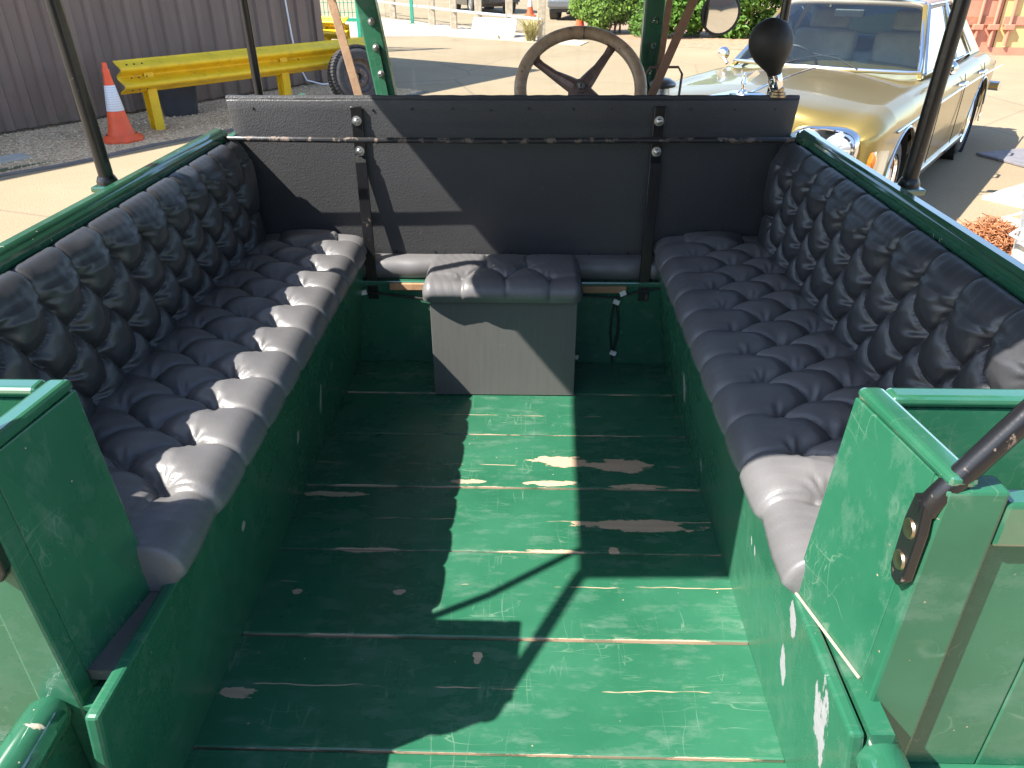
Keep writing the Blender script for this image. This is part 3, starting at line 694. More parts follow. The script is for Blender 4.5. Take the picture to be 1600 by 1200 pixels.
# radiator grille shell
mb=MB(); mb.hexa([(-.30,2.30,.42),(.30,2.30,.42),(.30,2.40,.42),(-.30,2.40,.42),(-.30,2.27,.93),(.30,2.27,.93),(.30,2.36,.93),(-.30,2.36,.93)])
mb.add([(-.31,2.26,.93),(.31,2.26,.93),(.31,2.37,.93),(-.31,2.37,.93),(-.1,2.22,.985),(.1,2.22,.985),(0,2.36,.99)],[(0,1,5,4),(1,2,6,5),(2,3,6),(3,0,4,6),(4,5,6)])
gr=cpart('radiator_grille', mb, M['chrome'], smooth=0, bevel=.008)
for i in range(15):
    x=-.26+.52*i/14; mb=MB(); mb.box(x-.008,x+.008,2.39,2.415,.46,.90); cpart('grille_bar', mb, M['chrome'], gr, smooth=0)
mb=MB(); mb.lathe([(.032,0),(.030,.012),(.014,.025),(.012,.05),(.020,.065),(.016,.085),(.009,.10),(.013,.115),(.004,.128)],14,(0,2.31,.985)); 
for sx in (-1,1): mb.add([(sx*.008,2.30,1.075),(sx*.05,2.25,1.125),(sx*.065,2.22,1.10),(sx*.02,2.28,1.05)],[(0,1,2,3),(3,2,1,0)])
cpart('bonnet_mascot', mb, M['chrome'])
for sx in (-1,1):
    mb=MB(); P=[]
    for i in range(25):
        a=2*math.pi*i/24; P.append([(sx*.575+math.copysign(abs(math.cos(a))**.6,math.cos(a))*q*.215, 2.315+dy-.06*abs((math.cos(a)*q*.215*sx+.0)) , .715+math.copysign(abs(math.sin(a))**.6,math.sin(a))*q*.125) for q,dy in ((1.0,-.08),(1.0,.03),(.93,.045),(.86,.03),(.2,.02))])
    mb.grid(P); hs=cpart('headlamp_surround', mb, M['chrome'], smooth=50)
    for dx in (-.10,.10):
        mb=MB(); mb.lathe([(.084,0),(.082,.022),(.060,.040),(.0,.052)],24,(sx*.575+dx,2.335,.715),(0,1,0)); cpart('headlamp', mb, HL, hs)
        mb=MB(); mb.lathe([(.093,0),(.093,.024),(.082,.028)],24,(sx*.575+dx,2.333,.715),(0,1,0),caps=False); cpart('lamp_ring', mb, M['chrome'], hs)
    mb=MB(); mb.lathe([(.060,0),(.058,.02),(.045,.04),(.0,.05)],20,(0,0,0),(0,1,0)); i_=cpart('indicator_lamp', mb, AMB); i_.scale=(.72,1,1.25); i_.location=(sx*.835,2.225,.645); i_.rotation_euler=(0,0,-sx*R(38))
    mb=MB(); mb.lathe([(.070,-.005),(.070,.012),(.058,.016)],20,(0,0,0),(0,1,0),caps=False); i2=cpart('indicator_bezel', mb, M['chrome']); i2.scale=(.72,1,1.25); i2.location=i_.location; i2.rotation_euler=i_.rotation_euler
    # waist line, sill strip, door handles, wing mirror
    mb=MB(); mb.tube([(sx*.905,y,.775+.02*math.sin((y+2.4)/4.2*math.pi)) for y in np.linspace(-2.4,1.9,30)],.008,6); cpart('waist_moulding', mb, M['chrome'])
    mb=MB(); mb.box(sx*.885-.012,sx*.885+.012,-1.05,1.05,.255,.295); cpart('sill_strip', mb, M['chrome'], smooth=0, bevel=.006)
    for ax in (1.515,-1.515):
        mb=MB(); mb.tube([(sx*.893,ax+.404*math.cos(a),.345+.404*math.sin(a)) for a in np.linspace(R(-8),R(188),30)],.010,6); cpart('arch_trim', mb, M['chrome'])
    for y in (-.18,-1.12):
        mb=MB(); mb.tube([(sx*.89,y+.09,.84),(sx*.925,y+.07,.845),(sx*.928,y-.06,.845),(sx*.895,y-.09,.84)],.012,8); cpart('door_handle', mb, M['chrome'])
    mb=MB(); mb.lathe([(.0,-.04),(.034,-.035),(.050,-.016),(.053,.008),(.048,.011)],18,(sx*.90,.56,1.03),(0,-1,0)); mb.tube([(sx*.84,.60,.955),(sx*.89,.58,1.0)],.016,8); cpart('door_mirror', mb, M['chrome'])
    for y in (.62,-.33,-1.28):
        mb=MB(); mb.tube([(sx*.9045,y,.34),(sx*.9085,y,.62),(sx*.909,y,.8),(sx*.885,y,.9)],.0035,5); cpart('door_seam', mb, M['rubber'])
    mb=MB(); mb.tube([(sx*.30,.80,1.005),(sx*.12,.70,1.06),(sx*-.10,.66,1.085)],.006,6); cpart('wiper', mb, M['rubber'])
mb=MB(); mb.tube([(0,y,float(np.interp(y,[p[0] for p in ST],[p[4] for p in ST]))+.003) for y in np.linspace(.86,2.27,20)],.007,6); cpart('bonnet_strip', mb, M['chrome'])
for sx in (-1,1):
    mb=MB(); mb.tube([(sx*(.58-.10*max(0,(y-1.2))),y,float(np.interp(y,[p[0] for p in ST],[p[4] for p in ST]))-.052) for y in np.linspace(.90,2.2,24)],.004,5); cpart('bonnet_seam', mb, M['rubber'])
mb=MB(); mb.tube([(x,2.44-.10*(x/.86)**2-(.12 if abs(x)>.84 else 0),.50) for x in np.linspace(-.90,.90,25)],.05,10); cpart('front_bumper', mb, M['chrome'])
mb=MB(); mb.tube([(x,-2.92+.10*(x/.86)**2,.52) for x in np.linspace(-.90,.90,25)],.05,10); cpart('rear_bumper', mb, M['chrome'])
for sx in (-1,1):
    mb=MB(); mb.obox((sx*.74,-2.80,.70),(.12,.05,.16),(0,0,sx*.3)); cpart('tail_lamp', mb, simple('red_lens',(.5,.02,.015),.2), smooth=0, bevel=.02)

# two dark vehicles beyond the fence (only their lower tails show)
DARK = car_paint('dark_grey_paint', (.03,.032,.036), .2, .3)
SILV = car_paint('silver_grey_paint', (.16,.17,.18), .4, .3)
ST2 = [(-2.05,.70,.34,1.00,1.00),(-2.0,.80,.30,1.02,1.03),(-1.5,.86,.26,1.02,1.03),(0,.87,.24,.98,1.0),(.9,.87,.24,.97,1.02),(1.5,.86,.25,.92,.98),(1.9,.82,.30,.82,.88),(2.02,.72,.36,.72,.78)]
for (loc, rz, paint, lab) in (((-2.35,38.2,0), R(20), DARK, 'dark parked car with yellow rear plate behind the timber fence'), ((2.05,34.2,0), R(-14), SILV, 'grey parked car with red tail lamp half hidden by the bush')):
    c_, b_ = build_car('parked_car', lab, 'car', loc, rz, ST2, paint, .33, (1.28,-1.28), .74, (.95,.25,-1.55,-1.95,1.02,1.50,.76,.62), seats=True, chrome=False, inner=M['rubber'], group='cars beyond the fence')
    mb=MB(); mb.box(-.27,.27,-2.085,-2.07,.62,.74); mkobj('number_plate', mb.mesh('number_plate',1.0,smooth=0), simple('yellow_plate',(.85,.62,.03),.4), c_)
    mb=MB(); mb.box(-.80,.80,-2.14,-2.0,.38,.60); mkobj('rear_bumper', mb.mesh('rear_bumper',1.0,smooth=0), paint, c_, bevel=.05, seg=3)
    for sx in (-1,1):
        mb=MB(); mb.box(sx*.70-.10,sx*.70+.10,-2.06,-1.98,.66,.98); mkobj('tail_lamp', mb.mesh('tail_lamp',1.0,smooth=0), simple('red_lens',(.5,.02,.015),.2), c_, bevel=.02)

# ------------------------------------------------------------------ container, slabs, mats, bin, bristle heap
t = thing('shipping_container', 'rust red and ochre shipping container with locking bars behind the gold car', 'container', (10.55,20.2,0), R(-6))
def tp(nm, mb, mat, par=None, **k): return mkobj(nm, mb.mesh(nm, smooth=0), mat, par or t, **k)
for i,mt in ((0,'container'),(1,'container2')):
    x0=-.9+i*1.45; mb=MB(); mb.box(x0,x0+1.42,0,.08,.18,3.0); d_=tp('door_leaf', mb, M[mt])
    for z in (.75,1.35,1.95):
        mb=MB(); mb.box(x0+.06,x0+1.36,-.035,-.002,z-.10,z+.10); tp('door_rib', mb, M['container'] if i else M['rustedge'], d_, bevel=.01)
    for xx in (x0+.95,x0+1.3) if i==0 else (x0+.2,x0+.9):
        mb=MB(); mb.tube([(xx,-.08,.22),(xx,-.08,2.95)],.035,10); tp('locking_bar', mb, M['container'], d_)
        for z in (.62,1.5):
            mb=MB(); mb.box(xx-.11,xx+.11,-.13,-.0025,z-.06,z+.06); tp('bar_keeper', mb, M['container'], d_, bevel=.01)
mb=MB(); mb.box(-.95,2.05,-.04,.16,.0,.18); tp('sill_beam', mb, M['container']); 
mb=MB(); mb.box(-.95,2.05,-.04,.16,3.0,3.15); tp('header_beam', mb, M['container'])
for x in (-1.10,2.06):
    mb=MB(); mb.box(x,x+.15,-.06,.16,0,3.15); tp('corner_post', mb, M['container'])
P=[]
for k in range(80):
    y=.17+k*.095; P.append([(-1.02+(.05 if (k//2)%2 else 0),y,.1),(-1.02+(.05 if (k//2)%2 else 0),y,3.1)])
mb=MB(); mb.grid(P); tp('side_wall', mb, M['container2']); P=[[(p[0]*-1+.95+.0,p[1],p[2]) for p in r_] for r_ in P]; mb=MB(); mb.grid(P); tp('side_wall', mb, M['container'])
mb=MB(); mb.box(-1.0,2.1,.17,7.8,3.1,3.14); tp('roof', mb, M['container']); mb=MB(); mb.box(-1.0,2.1,.17,7.8,.08,.14); tp('floor', mb, M['container'])

def slab(label, c, size, rz, z=.0, th=.045, mat='slab', name='paving_slab', cat='slab', grp='slabs beside the gold car'):
    mb=MB(); a,b=size; n=14; poly=[]
    for (x0,y0,x1,y1) in ((-a,-b,a,-b),(a,-b,a,b),(a,b,-a,b),(-a,b,-a,-b)):
        for i in range(n):
            u=i/n; poly.append(((x0+(x1-x0)*u)/2+random.uniform(-.008,.008),(y0+(y1-y0)*u)/2+random.uniform(-.008,.008)))
    mb.prism(poly, lambda p,q,d:(p,q,d),0,th); o=mkobj(name, mb.mesh(name,smooth=0), M[mat], bevel=.006); o.location=(c[0]*S,c[1]*S,z*S); o.rotation_euler=(0,0,rz); tag(o,label,cat,grp); return o
slab('large pale slab on the ground behind the wagon rail at right', (4.55,6.45),(1.1,.85),R(33))
slab('pale slab beyond the first slab toward the car', (5.35,7.45),(1.3,1.1),R(36))
slab('narrow tan board lying between the two pale slabs', (4.85,6.98),(1.0,.09),R(26),.0,.05,'wood','board','board',None)
slab('dark flat rubber mat lying on the ground beside the rear wheel of the gold car', (5.95,9.25),(.9,.75),R(20),.004,.03,'mat','floor_mat','mat','mats')
slab('second dark mat overlapping at the right edge of the picture', (6.75,8.95),(.9,.55),R(-8),.004,.045,'mat','floor_mat','mat','mats')
# galvanised dustbin
t = thing('galvanised_bin', 'grey galvanised steel dustbin at the right edge beside the wagon', 'bin', (3.47,4.69,0))
pr=[(.255,0),(.262,.02),(.27,.04)]
for k in range(12): pr += [(.27+.003*k,.06+.055*k),(.274+.003*k,.088+.055*k)]
pr += [(.312,.74),(.322,.75),(.322,.775),(.308,.78),(.300,.74),(.262,.05)]
mb=MB(); mb.lathe(pr,48); mkobj('bin_body', mb.mesh('bin_body'), M['galv'], t)
mb=MB(); mb.lathe([(.335,.765),(.338,.80),(.30,.84),(.15,.89),(0,.90)],48); ld=mkobj('bin_lid', mb.mesh('bin_lid'), M['galv'], t)
mb=MB(); mb.tube([(-.08,0,.885),(-.07,0,.93),(.07,0,.93),(.08,0,.885)],.012,8); mkobj('lid_handle', mb.mesh('lid_handle'), M['galv'], ld)
for sx in (-1,1):
    mb=MB(); mb.tube([(sx*.30,-.07,.58),(sx*.35,-.06,.55),(sx*.35,.06,.55),(sx*.30,.07,.58)],.011,8); mkobj('side_handle', mb.mesh('side_handle'), M['galv'], t)
# bristle heap : a coarse copper-brown brush head
t = thing('bristle_bundle', 'tangled copper brown bristle bundle on the slab beside the galvanised bin', 'bristles', (3.80,6.02,.0))
mb=MB()
for i in range(1500):
    a=random.uniform(0,6.28); r0=random.uniform(0,.20); p=Vector((math.cos(a)*r0,math.sin(a)*r0,random.uniform(.0,.22)*(1-r0*2.2)+.01)); pts=[p]
    for k in range(5): p=p+Vector((random.gauss(0,.026),random.gauss(0,.026),random.gauss(.002,.02))); p.z=max(.008,p.z); pts.append(p.copy())
    mb.tube(pts,.0038,4,caps=False)
o=mkobj('bristles', mb.mesh('bristles'), M['coir'], t); o['kind']='stuff'
mb=MB(); mb.obox((0,0,.03),(.22,.16,.05),(0,0,.4)); mkobj('bristle_core', mb.mesh('bristle_core',smooth=0), M['wood'], t, bevel=.01)

# brick building behind the viewer (it shows in the round mirror)
t = thing('brick_building', 'brown brick building across the yard behind the viewer', 'building', (2,-13,0))
mb=MB(); mb.box(-9,9,-5,0,0,4.6); mkobj('wall', mb.mesh('wall',smooth=0), M['brick'], t)
mb=MB(); mb.prism([(-5.3,4.6),(.3,4.6),(-2.5,6.2)], lambda a,b,d:(d,a,b), -9.3, 9.3); mkobj('roof', mb.mesh('roof',smooth=0), simple('slate_roof',(.12,.11,.11),.7), t)
for i in range(4):
    x=-7+i*4; mb=MB(); mb.box(x,x+1.6,-.02,.03,1.2,2.9); wn_=mkobj('window', mb.mesh('window',smooth=0), M['white_plastic'], t); mb=MB(); mb.box(x+.1,x+1.5,.032,.04,1.3,2.8); mkobj('pane', mb.mesh('pane',smooth=0), simple('dark_window_pane',(.03,.035,.04),.08), wn_)

# ================================================================== THE WAGON
wg = thing('open_wagon', 'green painted vintage passenger wagon with black buttoned leather benches facing each other', 'wagon', (0,0,0))
FL = (0,0,FZ*S)
def P_(name, mb, mat, parent=None, smooth=35, bevel=0, seg=2, merge=False, label=None):
    me = mb.mesh(name, smooth=smooth, merge=merge)
    o = mkobj(name, me, mat, parent or wg, FL if parent is None else (0,0,0), bevel, seg)
    if label: o['label'] = label
    return o
def share(name, me, mat, parent, loc, rot=None):
    o = mkobj(name, me, mat, parent, tuple(q*S for q in loc))
    if rot is not None: o.rotation_euler = rot
    return o
# floor boards
yb_ = [.34,.615,.891,1.167,1.445,1.710,1.981,2.236,2.468]
for i in range(len(yb_)-1):
    mb = MB(); dz = random.uniform(-.0015,.0015); n = 24; a, b = yb_[i]+.0022, yb_[i+1]-.0022
    P = []
    for k in range(n+1):
        x = -.556+1.112*k/n; P.append([(x,a,-.03),(x,a+random.uniform(0,.0010),dz-.002),(x,a+.004,dz),(x,(a+b)/2,dz+.0016),(x,b-.004,dz),(x,b-random.uniform(0,.0010),dz-.002),(x,b,-.03)])
    mb.grid(P); P_('floor_board', mb, M['floor'], smooth=20)
mb = MB(); mb.box(-.60,.60,.34,2.47,-.06,-.031); P_('sub_floor', mb, M['rubber'], smooth=0)
mb = MB(); mb.box(-.60,.60,.30,.336,-.09,.002); P_('threshold', mb, M['green'], smooth=0, bevel=.006)
# bench risers, seat boards, bulkhead
for sx in (-1,1):
    mb = MB(); t_ = .022
    mb.hexa([(sx*.560,.655,-.03),(sx*(.560+t_),.655,-.03),(sx*(.560+t_),2.468,-.03),(sx*.560,2.468,-.03),(sx*.505,.655,.402),(sx*(.505+t_),.655,.402),(sx*(.505+t_),2.468,.402),(sx*.505,2.468,.402)])
    P_('bench_riser', mb, M['riserR' if sx>0 else 'riserL'], smooth=0, bevel=.006)
    mb = MB(); mb.tube([(sx*.5605,.62,.004),(sx*.5605,2.466,.004)],.0035,5); P_('floor_seam', mb, M['stem'])
    mb = MB(); mb.box(min(sx*.529,sx*.90),max(sx*.529,sx*.90),.746,2.50,.366,.386); P_('seat_board', mb, M['stool'], smooth=0)
mb = MB(); mb.box(-.60,.60,2.470,2.495,-.05,.300); P_('bulkhead', mb, M['green'], smooth=0)
mb = MB(); mb.box(-.60,.60,2.462,2.495,.3005,.318); P_('bulkhead_cap', mb, M['green_rail'], smooth=0, bevel=.003)
mb = MB(); mb.box(-.422,-.262,2.452,2.4695,.288,.312); P_('batten', mb, M['wood'], smooth=0, bevel=.002)
mb = MB(); mb.box(.222,.405,2.452,2.4695,.282,.306); P_('batten', mb, M['wood'], smooth=0, bevel=.002)

# ---------------- buttoned upholstery
def tufted(name, path, s_top, u0r, u1r, ub0, nb, du, s0, ds, rows, A, mapf, mat, parent, seed, bow=.16, ru=.032, nu=None, res=.0042, fade_u=.10, relax=.13, rl=.78, rt=.62):
    """path: list of ((a,b),(na,nb_)) ; s measured along the path, zero at index s_top."""
    pts = np.array([p for p,_ in path]); nr = np.array([n for _,n in path])
    seg = np.r_[0, np.cumsum(np.linalg.norm(np.diff(pts,axis=0),axis=1))]; s = seg - seg[s_top]
    nU = int((u1r-u0r)/res); U = np.linspace(u0r,u1r,nU); r_ = np.random.default_rng(seed)
    e = np.minimum(U-u0r, u1r-U); sh = np.where(e<ru, ru*(1-np.sqrt(np.clip(1-(1-e/ru)**2,0,1))), 0)
    UU, SS = np.meshgrid(U, s, indexing='ij')
    jit = r_.uniform(.8,1.2,(rows, 2*nb+4)); jp = r_.normal(0,.05,(rows,2*nb+4,2))
    wu = .006*noise1(UU*6+SS*9, seed)+.0015*noise1(UU*23-SS*31, seed+1); ws = .006*noise1(UU*7-SS*6, seed+2)
    def disp(u, ss, wu, ws):
        i = (u+wu-ub0)/(du/2); j = (ss+ws-s0)/ds
        ic = np.clip(i, 0, 2*(nb-1)); jc0 = np.clip(j, 0, rows-1)
        inside = (j>0)&(j<rows-1)
        jc = np.where(inside, np.clip(jc0 - bow*np.abs(np.sin(np.pi*ic))*np.clip(np.minimum(jc0,rows-1-jc0)*2.5,0,1), 0, rows-1), jc0)
        Pp = (ic+jc)/2; Q = (ic-jc)/2
        sp = Pp-np.round(Pp); sq = Q-np.round(Q)
        mp, mq = np.sin(np.pi*np.abs(sp)), np.sin(np.pi*np.abs(sq))
        ex = np.where(inside,.46,.24); c = (np.minimum(mp,mq)+1e-6)**ex*.8 + .2*(mp*mq)**.4
        # nearest button
        db = np.full(u.shape, 9.0); an = np.zeros(u.shape); dep = np.ones(u.shape)
        for q in range(rows):
            off = 0 if q%2==0 else 1
            nk = nb if off==0 else nb-1
            for k in range(nk):
                bu = ub0+du*k+off*du/2; bs = s0+ds*q
                d = np.hypot(u+wu-bu, (ss+ws-bs)); m = d<db
                db = np.where(m,d,db); an = np.where(m,np.arctan2(ss+ws-bs,u+wu-bu)+k*2.1+q,an); dep = np.where(m,jit[q,k],dep)
        dim = 1-np.exp(-(db/.028)**1.3)*dep.clip(.85,1.15)
        h = .50*c + .50*dim
        lipw = np.exp(-np.abs(sp)/.055)*np.sign(sp) - np.exp(-np.abs(sq)/.055)*np.sign(sq)
        h -= .20*np.exp(-np.minimum(np.abs(sp),np.abs(sq))/.032)*np.clip((db-.004)/.012,0,1)*np.where(inside,1,.6)
        h += .19*lipw*np.clip((db-.010)/.02,0,1)*np.clip(1.35-db/.09,.3,1)
        h += .060*np.sin(an*6+2*np.sin(an))*np.exp(-((db-.022)/.013)**2)
        # outside the button field the creases relax
        far = np.clip(np.maximum(np.maximum(ub0-u, u-(ub0+du*(nb-1)))/fade_u, 0),0,1)
        h = h*(1-far*.75)+.80*far*.75
        fo = np.clip(np.maximum(-(j)*ds, (j-rows+1)*ds)/relax, 0, 1); h = h*(1-fo*rl)+rt*fo*rl
        h -= .13*fo*np.exp(-np.abs(sp)/.030)*(1-far)
        return h*A
    D = disp(UU, SS, wu, ws) + .0011*noise1(UU*130+SS*60,seed+5)*0.5
    D *= np.clip(1-sh/ru,0,1)[:,None]
    edge_fade = np.ones(len(s)); edge_fade[:3] = [.0,.35,.7]; edge_fade[-3:] = [.7,.35,.0]
    D = D*edge_fade[None,:] - sh[:,None]
    Aa = pts[None,:,0]+D*nr[None,:,0]; Bb = pts[None,:,1]+D*nr[None,:,1]
    rows_ = [[mapf(U[i],Aa[i,k],Bb[i,k]) for k in range(len(s))] for i in range(nU)]
    mb = MB(); mb.grid(rows_)
    for rr in (rows_[0], rows_[-1]):
        o_ = len(mb.v); mb.v += [tuple(p) for p in rr]; mb.f.append(tuple(range(o_,o_+len(rr))))
    par = P_(name, mb, mat, None if parent is wg else parent, smooth=180)
    # buttons
    bme = MB(); bme.lathe([(.0098,-.004),(.0100,.001),(.0086,.0038),(.005,.0055),(0,.006)],14); bme = bme.mesh('button')
    for q in range(rows):
        off = 0 if q%2==0 else 1
        for k in range(nb-off):
            bu = ub0+du*k+off*du/2; bs = s0+ds*q; kk = int(np.argmin(abs(s-bs))); ii = int(np.argmin(abs(U-bu)))
            hh = float(D[max(0,ii-1):ii+2, max(0,kk-1):kk+2].min())
            p = mapf(bu, pts[kk,0]+(hh+.0015)*nr[kk,0], pts[kk,1]+(hh+.0015)*nr[kk,1]); p2 = mapf(bu, pts[kk,0]+(hh+.1)*nr[kk,0], pts[kk,1]+(hh+.1)*nr[kk,1])
            nrm = (Vector(p2)-Vector(p)).normalized()
            o = share('button', bme, mat, par, p, Vector((0,0,1)).rotation_difference(nrm).to_euler())
    return par
def seat_path(x0, x1, z0, zt, r, step=.0044, back=.03):
    out=[]; n=max(3,int((zt-r-z0)/.008))
    for k in range(n): out.append(((x0,z0+(zt-r-z0)*k/n),(-1,0)))
    for k in range(9): a=math.pi/2*k/8; out.append(((x0+r-r*math.cos(a),zt-r+r*math.sin(a)),(-math.cos(a),math.sin(a))))
    top=len(out)-1; n=int((x1-x0-2*r)/step)
    for k in range(1,n+1): out.append(((x0+r+(x1-x0-2*r)*k/n,zt),(0,1)))
    for k in range(1,7): a=math.pi/2*k/6; out.append(((x1-r+r*math.sin(a),zt-r+r*math.cos(a)),(math.sin(a),math.cos(a))))
    out.append(((x1,z0),(1,0))); return out, top
for sx in (1,-1):
    pth, tp_ = seat_path(.516,.888,.388,.443,.026)
    tufted('seat_cushion', pth, tp_, .905, 2.515, 1.0825, 11, .135, .052, .10, 3, .054, (lambda u,a,b,sx=sx:(sx*a,u,b)), M['leather'], wg, 11 if sx>0 else 23, relax=.085, rl=.80, rt=.50, ru=.014)
    # backrest: path from the top rear edge, over the top and down the face
    pb_=[]; r=.030; xt,zt=.888,.784; xf=.876
    pb_.append(((xt,zt-.04),(1,0)));pb_.append(((xt,zt-.01),(.9,.4)))
    for k in range(9):
        a=math.pi*(.5+.5*k/8)-math.pi/2; a=math.pi/2*k/8
        pb_.append(((xf+.010-.010-math.sin(a)*.022+.012, zt-.022+math.cos(a)*.022),(-math.sin(a),math.cos(a))))
    t0=len(pb_)-1; z1=.455; n=88
    for k in range(1,n+1):
        z=(zt-.022)+(z1-(zt-.022))*k/n; pb_.append(((.862+.004*k/n,z),(-1,0)))
    pb_.append(((.884,z1-.004),(0,-1)))
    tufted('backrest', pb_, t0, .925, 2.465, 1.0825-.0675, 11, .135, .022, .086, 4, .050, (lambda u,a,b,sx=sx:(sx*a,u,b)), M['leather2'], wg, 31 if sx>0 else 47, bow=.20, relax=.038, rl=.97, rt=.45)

# ---------------- driver's back panel
mb = MB(); yp=2.535; prof=[(-.72,.385),(.72,.385),(.915,.908),(-.915,.908)]
def pan(a,b,d): return (a, yp+d+(b-.385)*.0, b)
n=40; P=[]
for i in range(n+1):
    u=i/n; row=[]
    for k in range(17):
        v=k/16; hw=.868+(.915-.868)*v; z=.385+(.523)*v; row.append((-hw+2*hw*u, yp+.0025*math.sin(u*9+v*4)+.002*math.sin(u*23+1)*v, z+(.0006*math.sin(u*31) if k==16 else 0)))
    P.append(row)
mb.grid(P); dp = P_('driver_back_panel', mb, M['vinyl'], smooth=60); m=dp.modifiers.new('thick','SOLIDIFY'); m.thickness=.024*S; m.offset=-1 if False else 1
m=dp.modifiers.new('bevel','BEVEL'); m.width=.005*S; m.segments=2; m.limit_method='ANGLE'
mb=MB(); mb.tube([(-.914+1.828*i/60, yp+.012+.001*math.sin(i*2.2), .910+.0006*math.sin(i*1.7)) for i in range(61)],[.0095+.0008*math.sin(i*2.9) for i in range(61)],8); P_('panel_piping', mb, M['vinyl'], dp)
tk=MB(); tk.lathe([(.0042,0),(.0036,.002),(0,.003)],8,axis=(0,-1,0)); tk=tk.mesh('tack')
for i in range(14): share('tack', tk, M['iron'], dp, (-.83+i*.128+random.uniform(-.01,.01), yp-.0008, .878+random.uniform(-.003,.003)))
for i in range(7): share('tack', tk, M['iron'], dp, (-.40+i*.135, yp-.0008, .400))
# straps, rod
for sx,x0,x1 in ((-1,-.494,-.484),(1,.478,.466)):
    mb=MB(); pts=[(x0,yp-.0135,.888),(x0+(x1-x0)*.2,yp-.0135,.735),(x0+(x1-x0)*.25,yp-.026,.715),(x1,2.468,.34),(x1,2.462,.25)]
    P=[]
    for (x,y,z) in pts: P.append([(x-.018,y,z),(x+.018,y,z),(x+.018,y+.011,z),(x-.018,y+.011,z),(x-.018,y,z)])
    mb.grid(P); mb.f += [(0,1,2,3),(20,21,22,23)]; st_=P_('iron_strap', mb, M['iron_chip'], smooth=20, merge=True, bevel=.0015)
    for z in (.845,.750):
        b=MB(); xx=x0+(x1-x0)*.12; b.lathe([(.0155,0),(.0155,.003),(.0095,.0035)],16,(xx,yp-.0140,z),(0,-1,0)); P_('washer', b, M['bolt'], st_)
        b=MB(); b.lathe([(.0092,0),(.0092,.007),(.006,.0105),(0,.0115)],12,(xx,yp-.0173,z),(0,-1,0)); P_('bolt', b, M['bolt'], st_)
mb=MB(); mb.tube([(-.905,2.425,.800),(-.885,2.425,.808),(-.5,2.425,.804),(0,2.427,.802),(.5,2.425,.805),(.885,2.425,.806),(.905,2.425,.795)],.0088,10); P_('cross_rod', mb, iron('flaking_black_iron', .55, (.02,.02,.021)))
# driver's cushion end seen under the panel
for x0,x1 in ((-.56,-.235),(-.228,.02),(.027,.215),(.222,.455),(.463,.56)):
    mb=MB(); P=[]; n=18
    for i in range(n+1):
        u=i/n; puff=math.sin(math.pi*u)**.3*.010; wr=.0018*math.sin(u*17+x0*30)
        P.append([(x0+(x1-x0)*u, 2.480-puff*math.sin(a)-wr*math.sin(a)+.028*(1-math.sin(a)), .352-.040*math.cos(a)) for a in np.linspace(0,math.pi,11)]+[(x0+(x1-x0)*u,3.0,.392),(x0+(x1-x0)*u,3.0,.312),(x0+(x1-x0)*u,2.508,.312)])
    mb.grid(P); mb.f += [tuple(range(14)), tuple(range(n*14,n*14+14))]; P_('driver_seat_pad', mb, M['leather'], smooth=60)
mb=MB(); mb.box(-.60,.60,2.4965,3.05,.05,.31); P_('driver_seat_box', mb, M['green'], smooth=0)
# wiring on the bulkhead
def cable(pts,r=.0036): 
    mb=MB(); mb.tube(pts,r,7); P_('wiring_cable', mb, M['rubber'])
cable([(-.56,2.462,.285),(-.45,2.460,.272),(-.36,2.458,.262),(-.27,2.455,.250)],.004)
cable([(.215,2.462,.270),(.30,2.461,.266),(.37,2.460,.262),(.40,2.460,.272),(.46,2.461,.288),(.545,2.464,.300)])
cable([(.37,2.460,.262),(.366,2.458,.235),(.360,2.456,.19),(.358,2.456,.13),(.366,2.458,.07),(.372,2.462,.01)])
cable([(.372,2.460,.262),(.374,2.457,.235),(.383,2.455,.19),(.385,2.455,.13),(.376,2.457,.07),(.372,2.462,.035)])
cl=MB(); cl.box(-.011,.011,-.006,.002,-.008,.008); cl=cl.mesh('cable_clip',smooth=0)
for p in ((.372,2.453,.250),(.372,2.453,.050),(.392,2.450,.284),(.543,2.455,.302),(.238,2.464,.028),(-.515,2.453,.279)):
    o=share('cable_clip', cl, M['white_plastic'], wg, (p[0],p[1],p[2]+FZ), (0,random.uniform(-.5,.5),0))

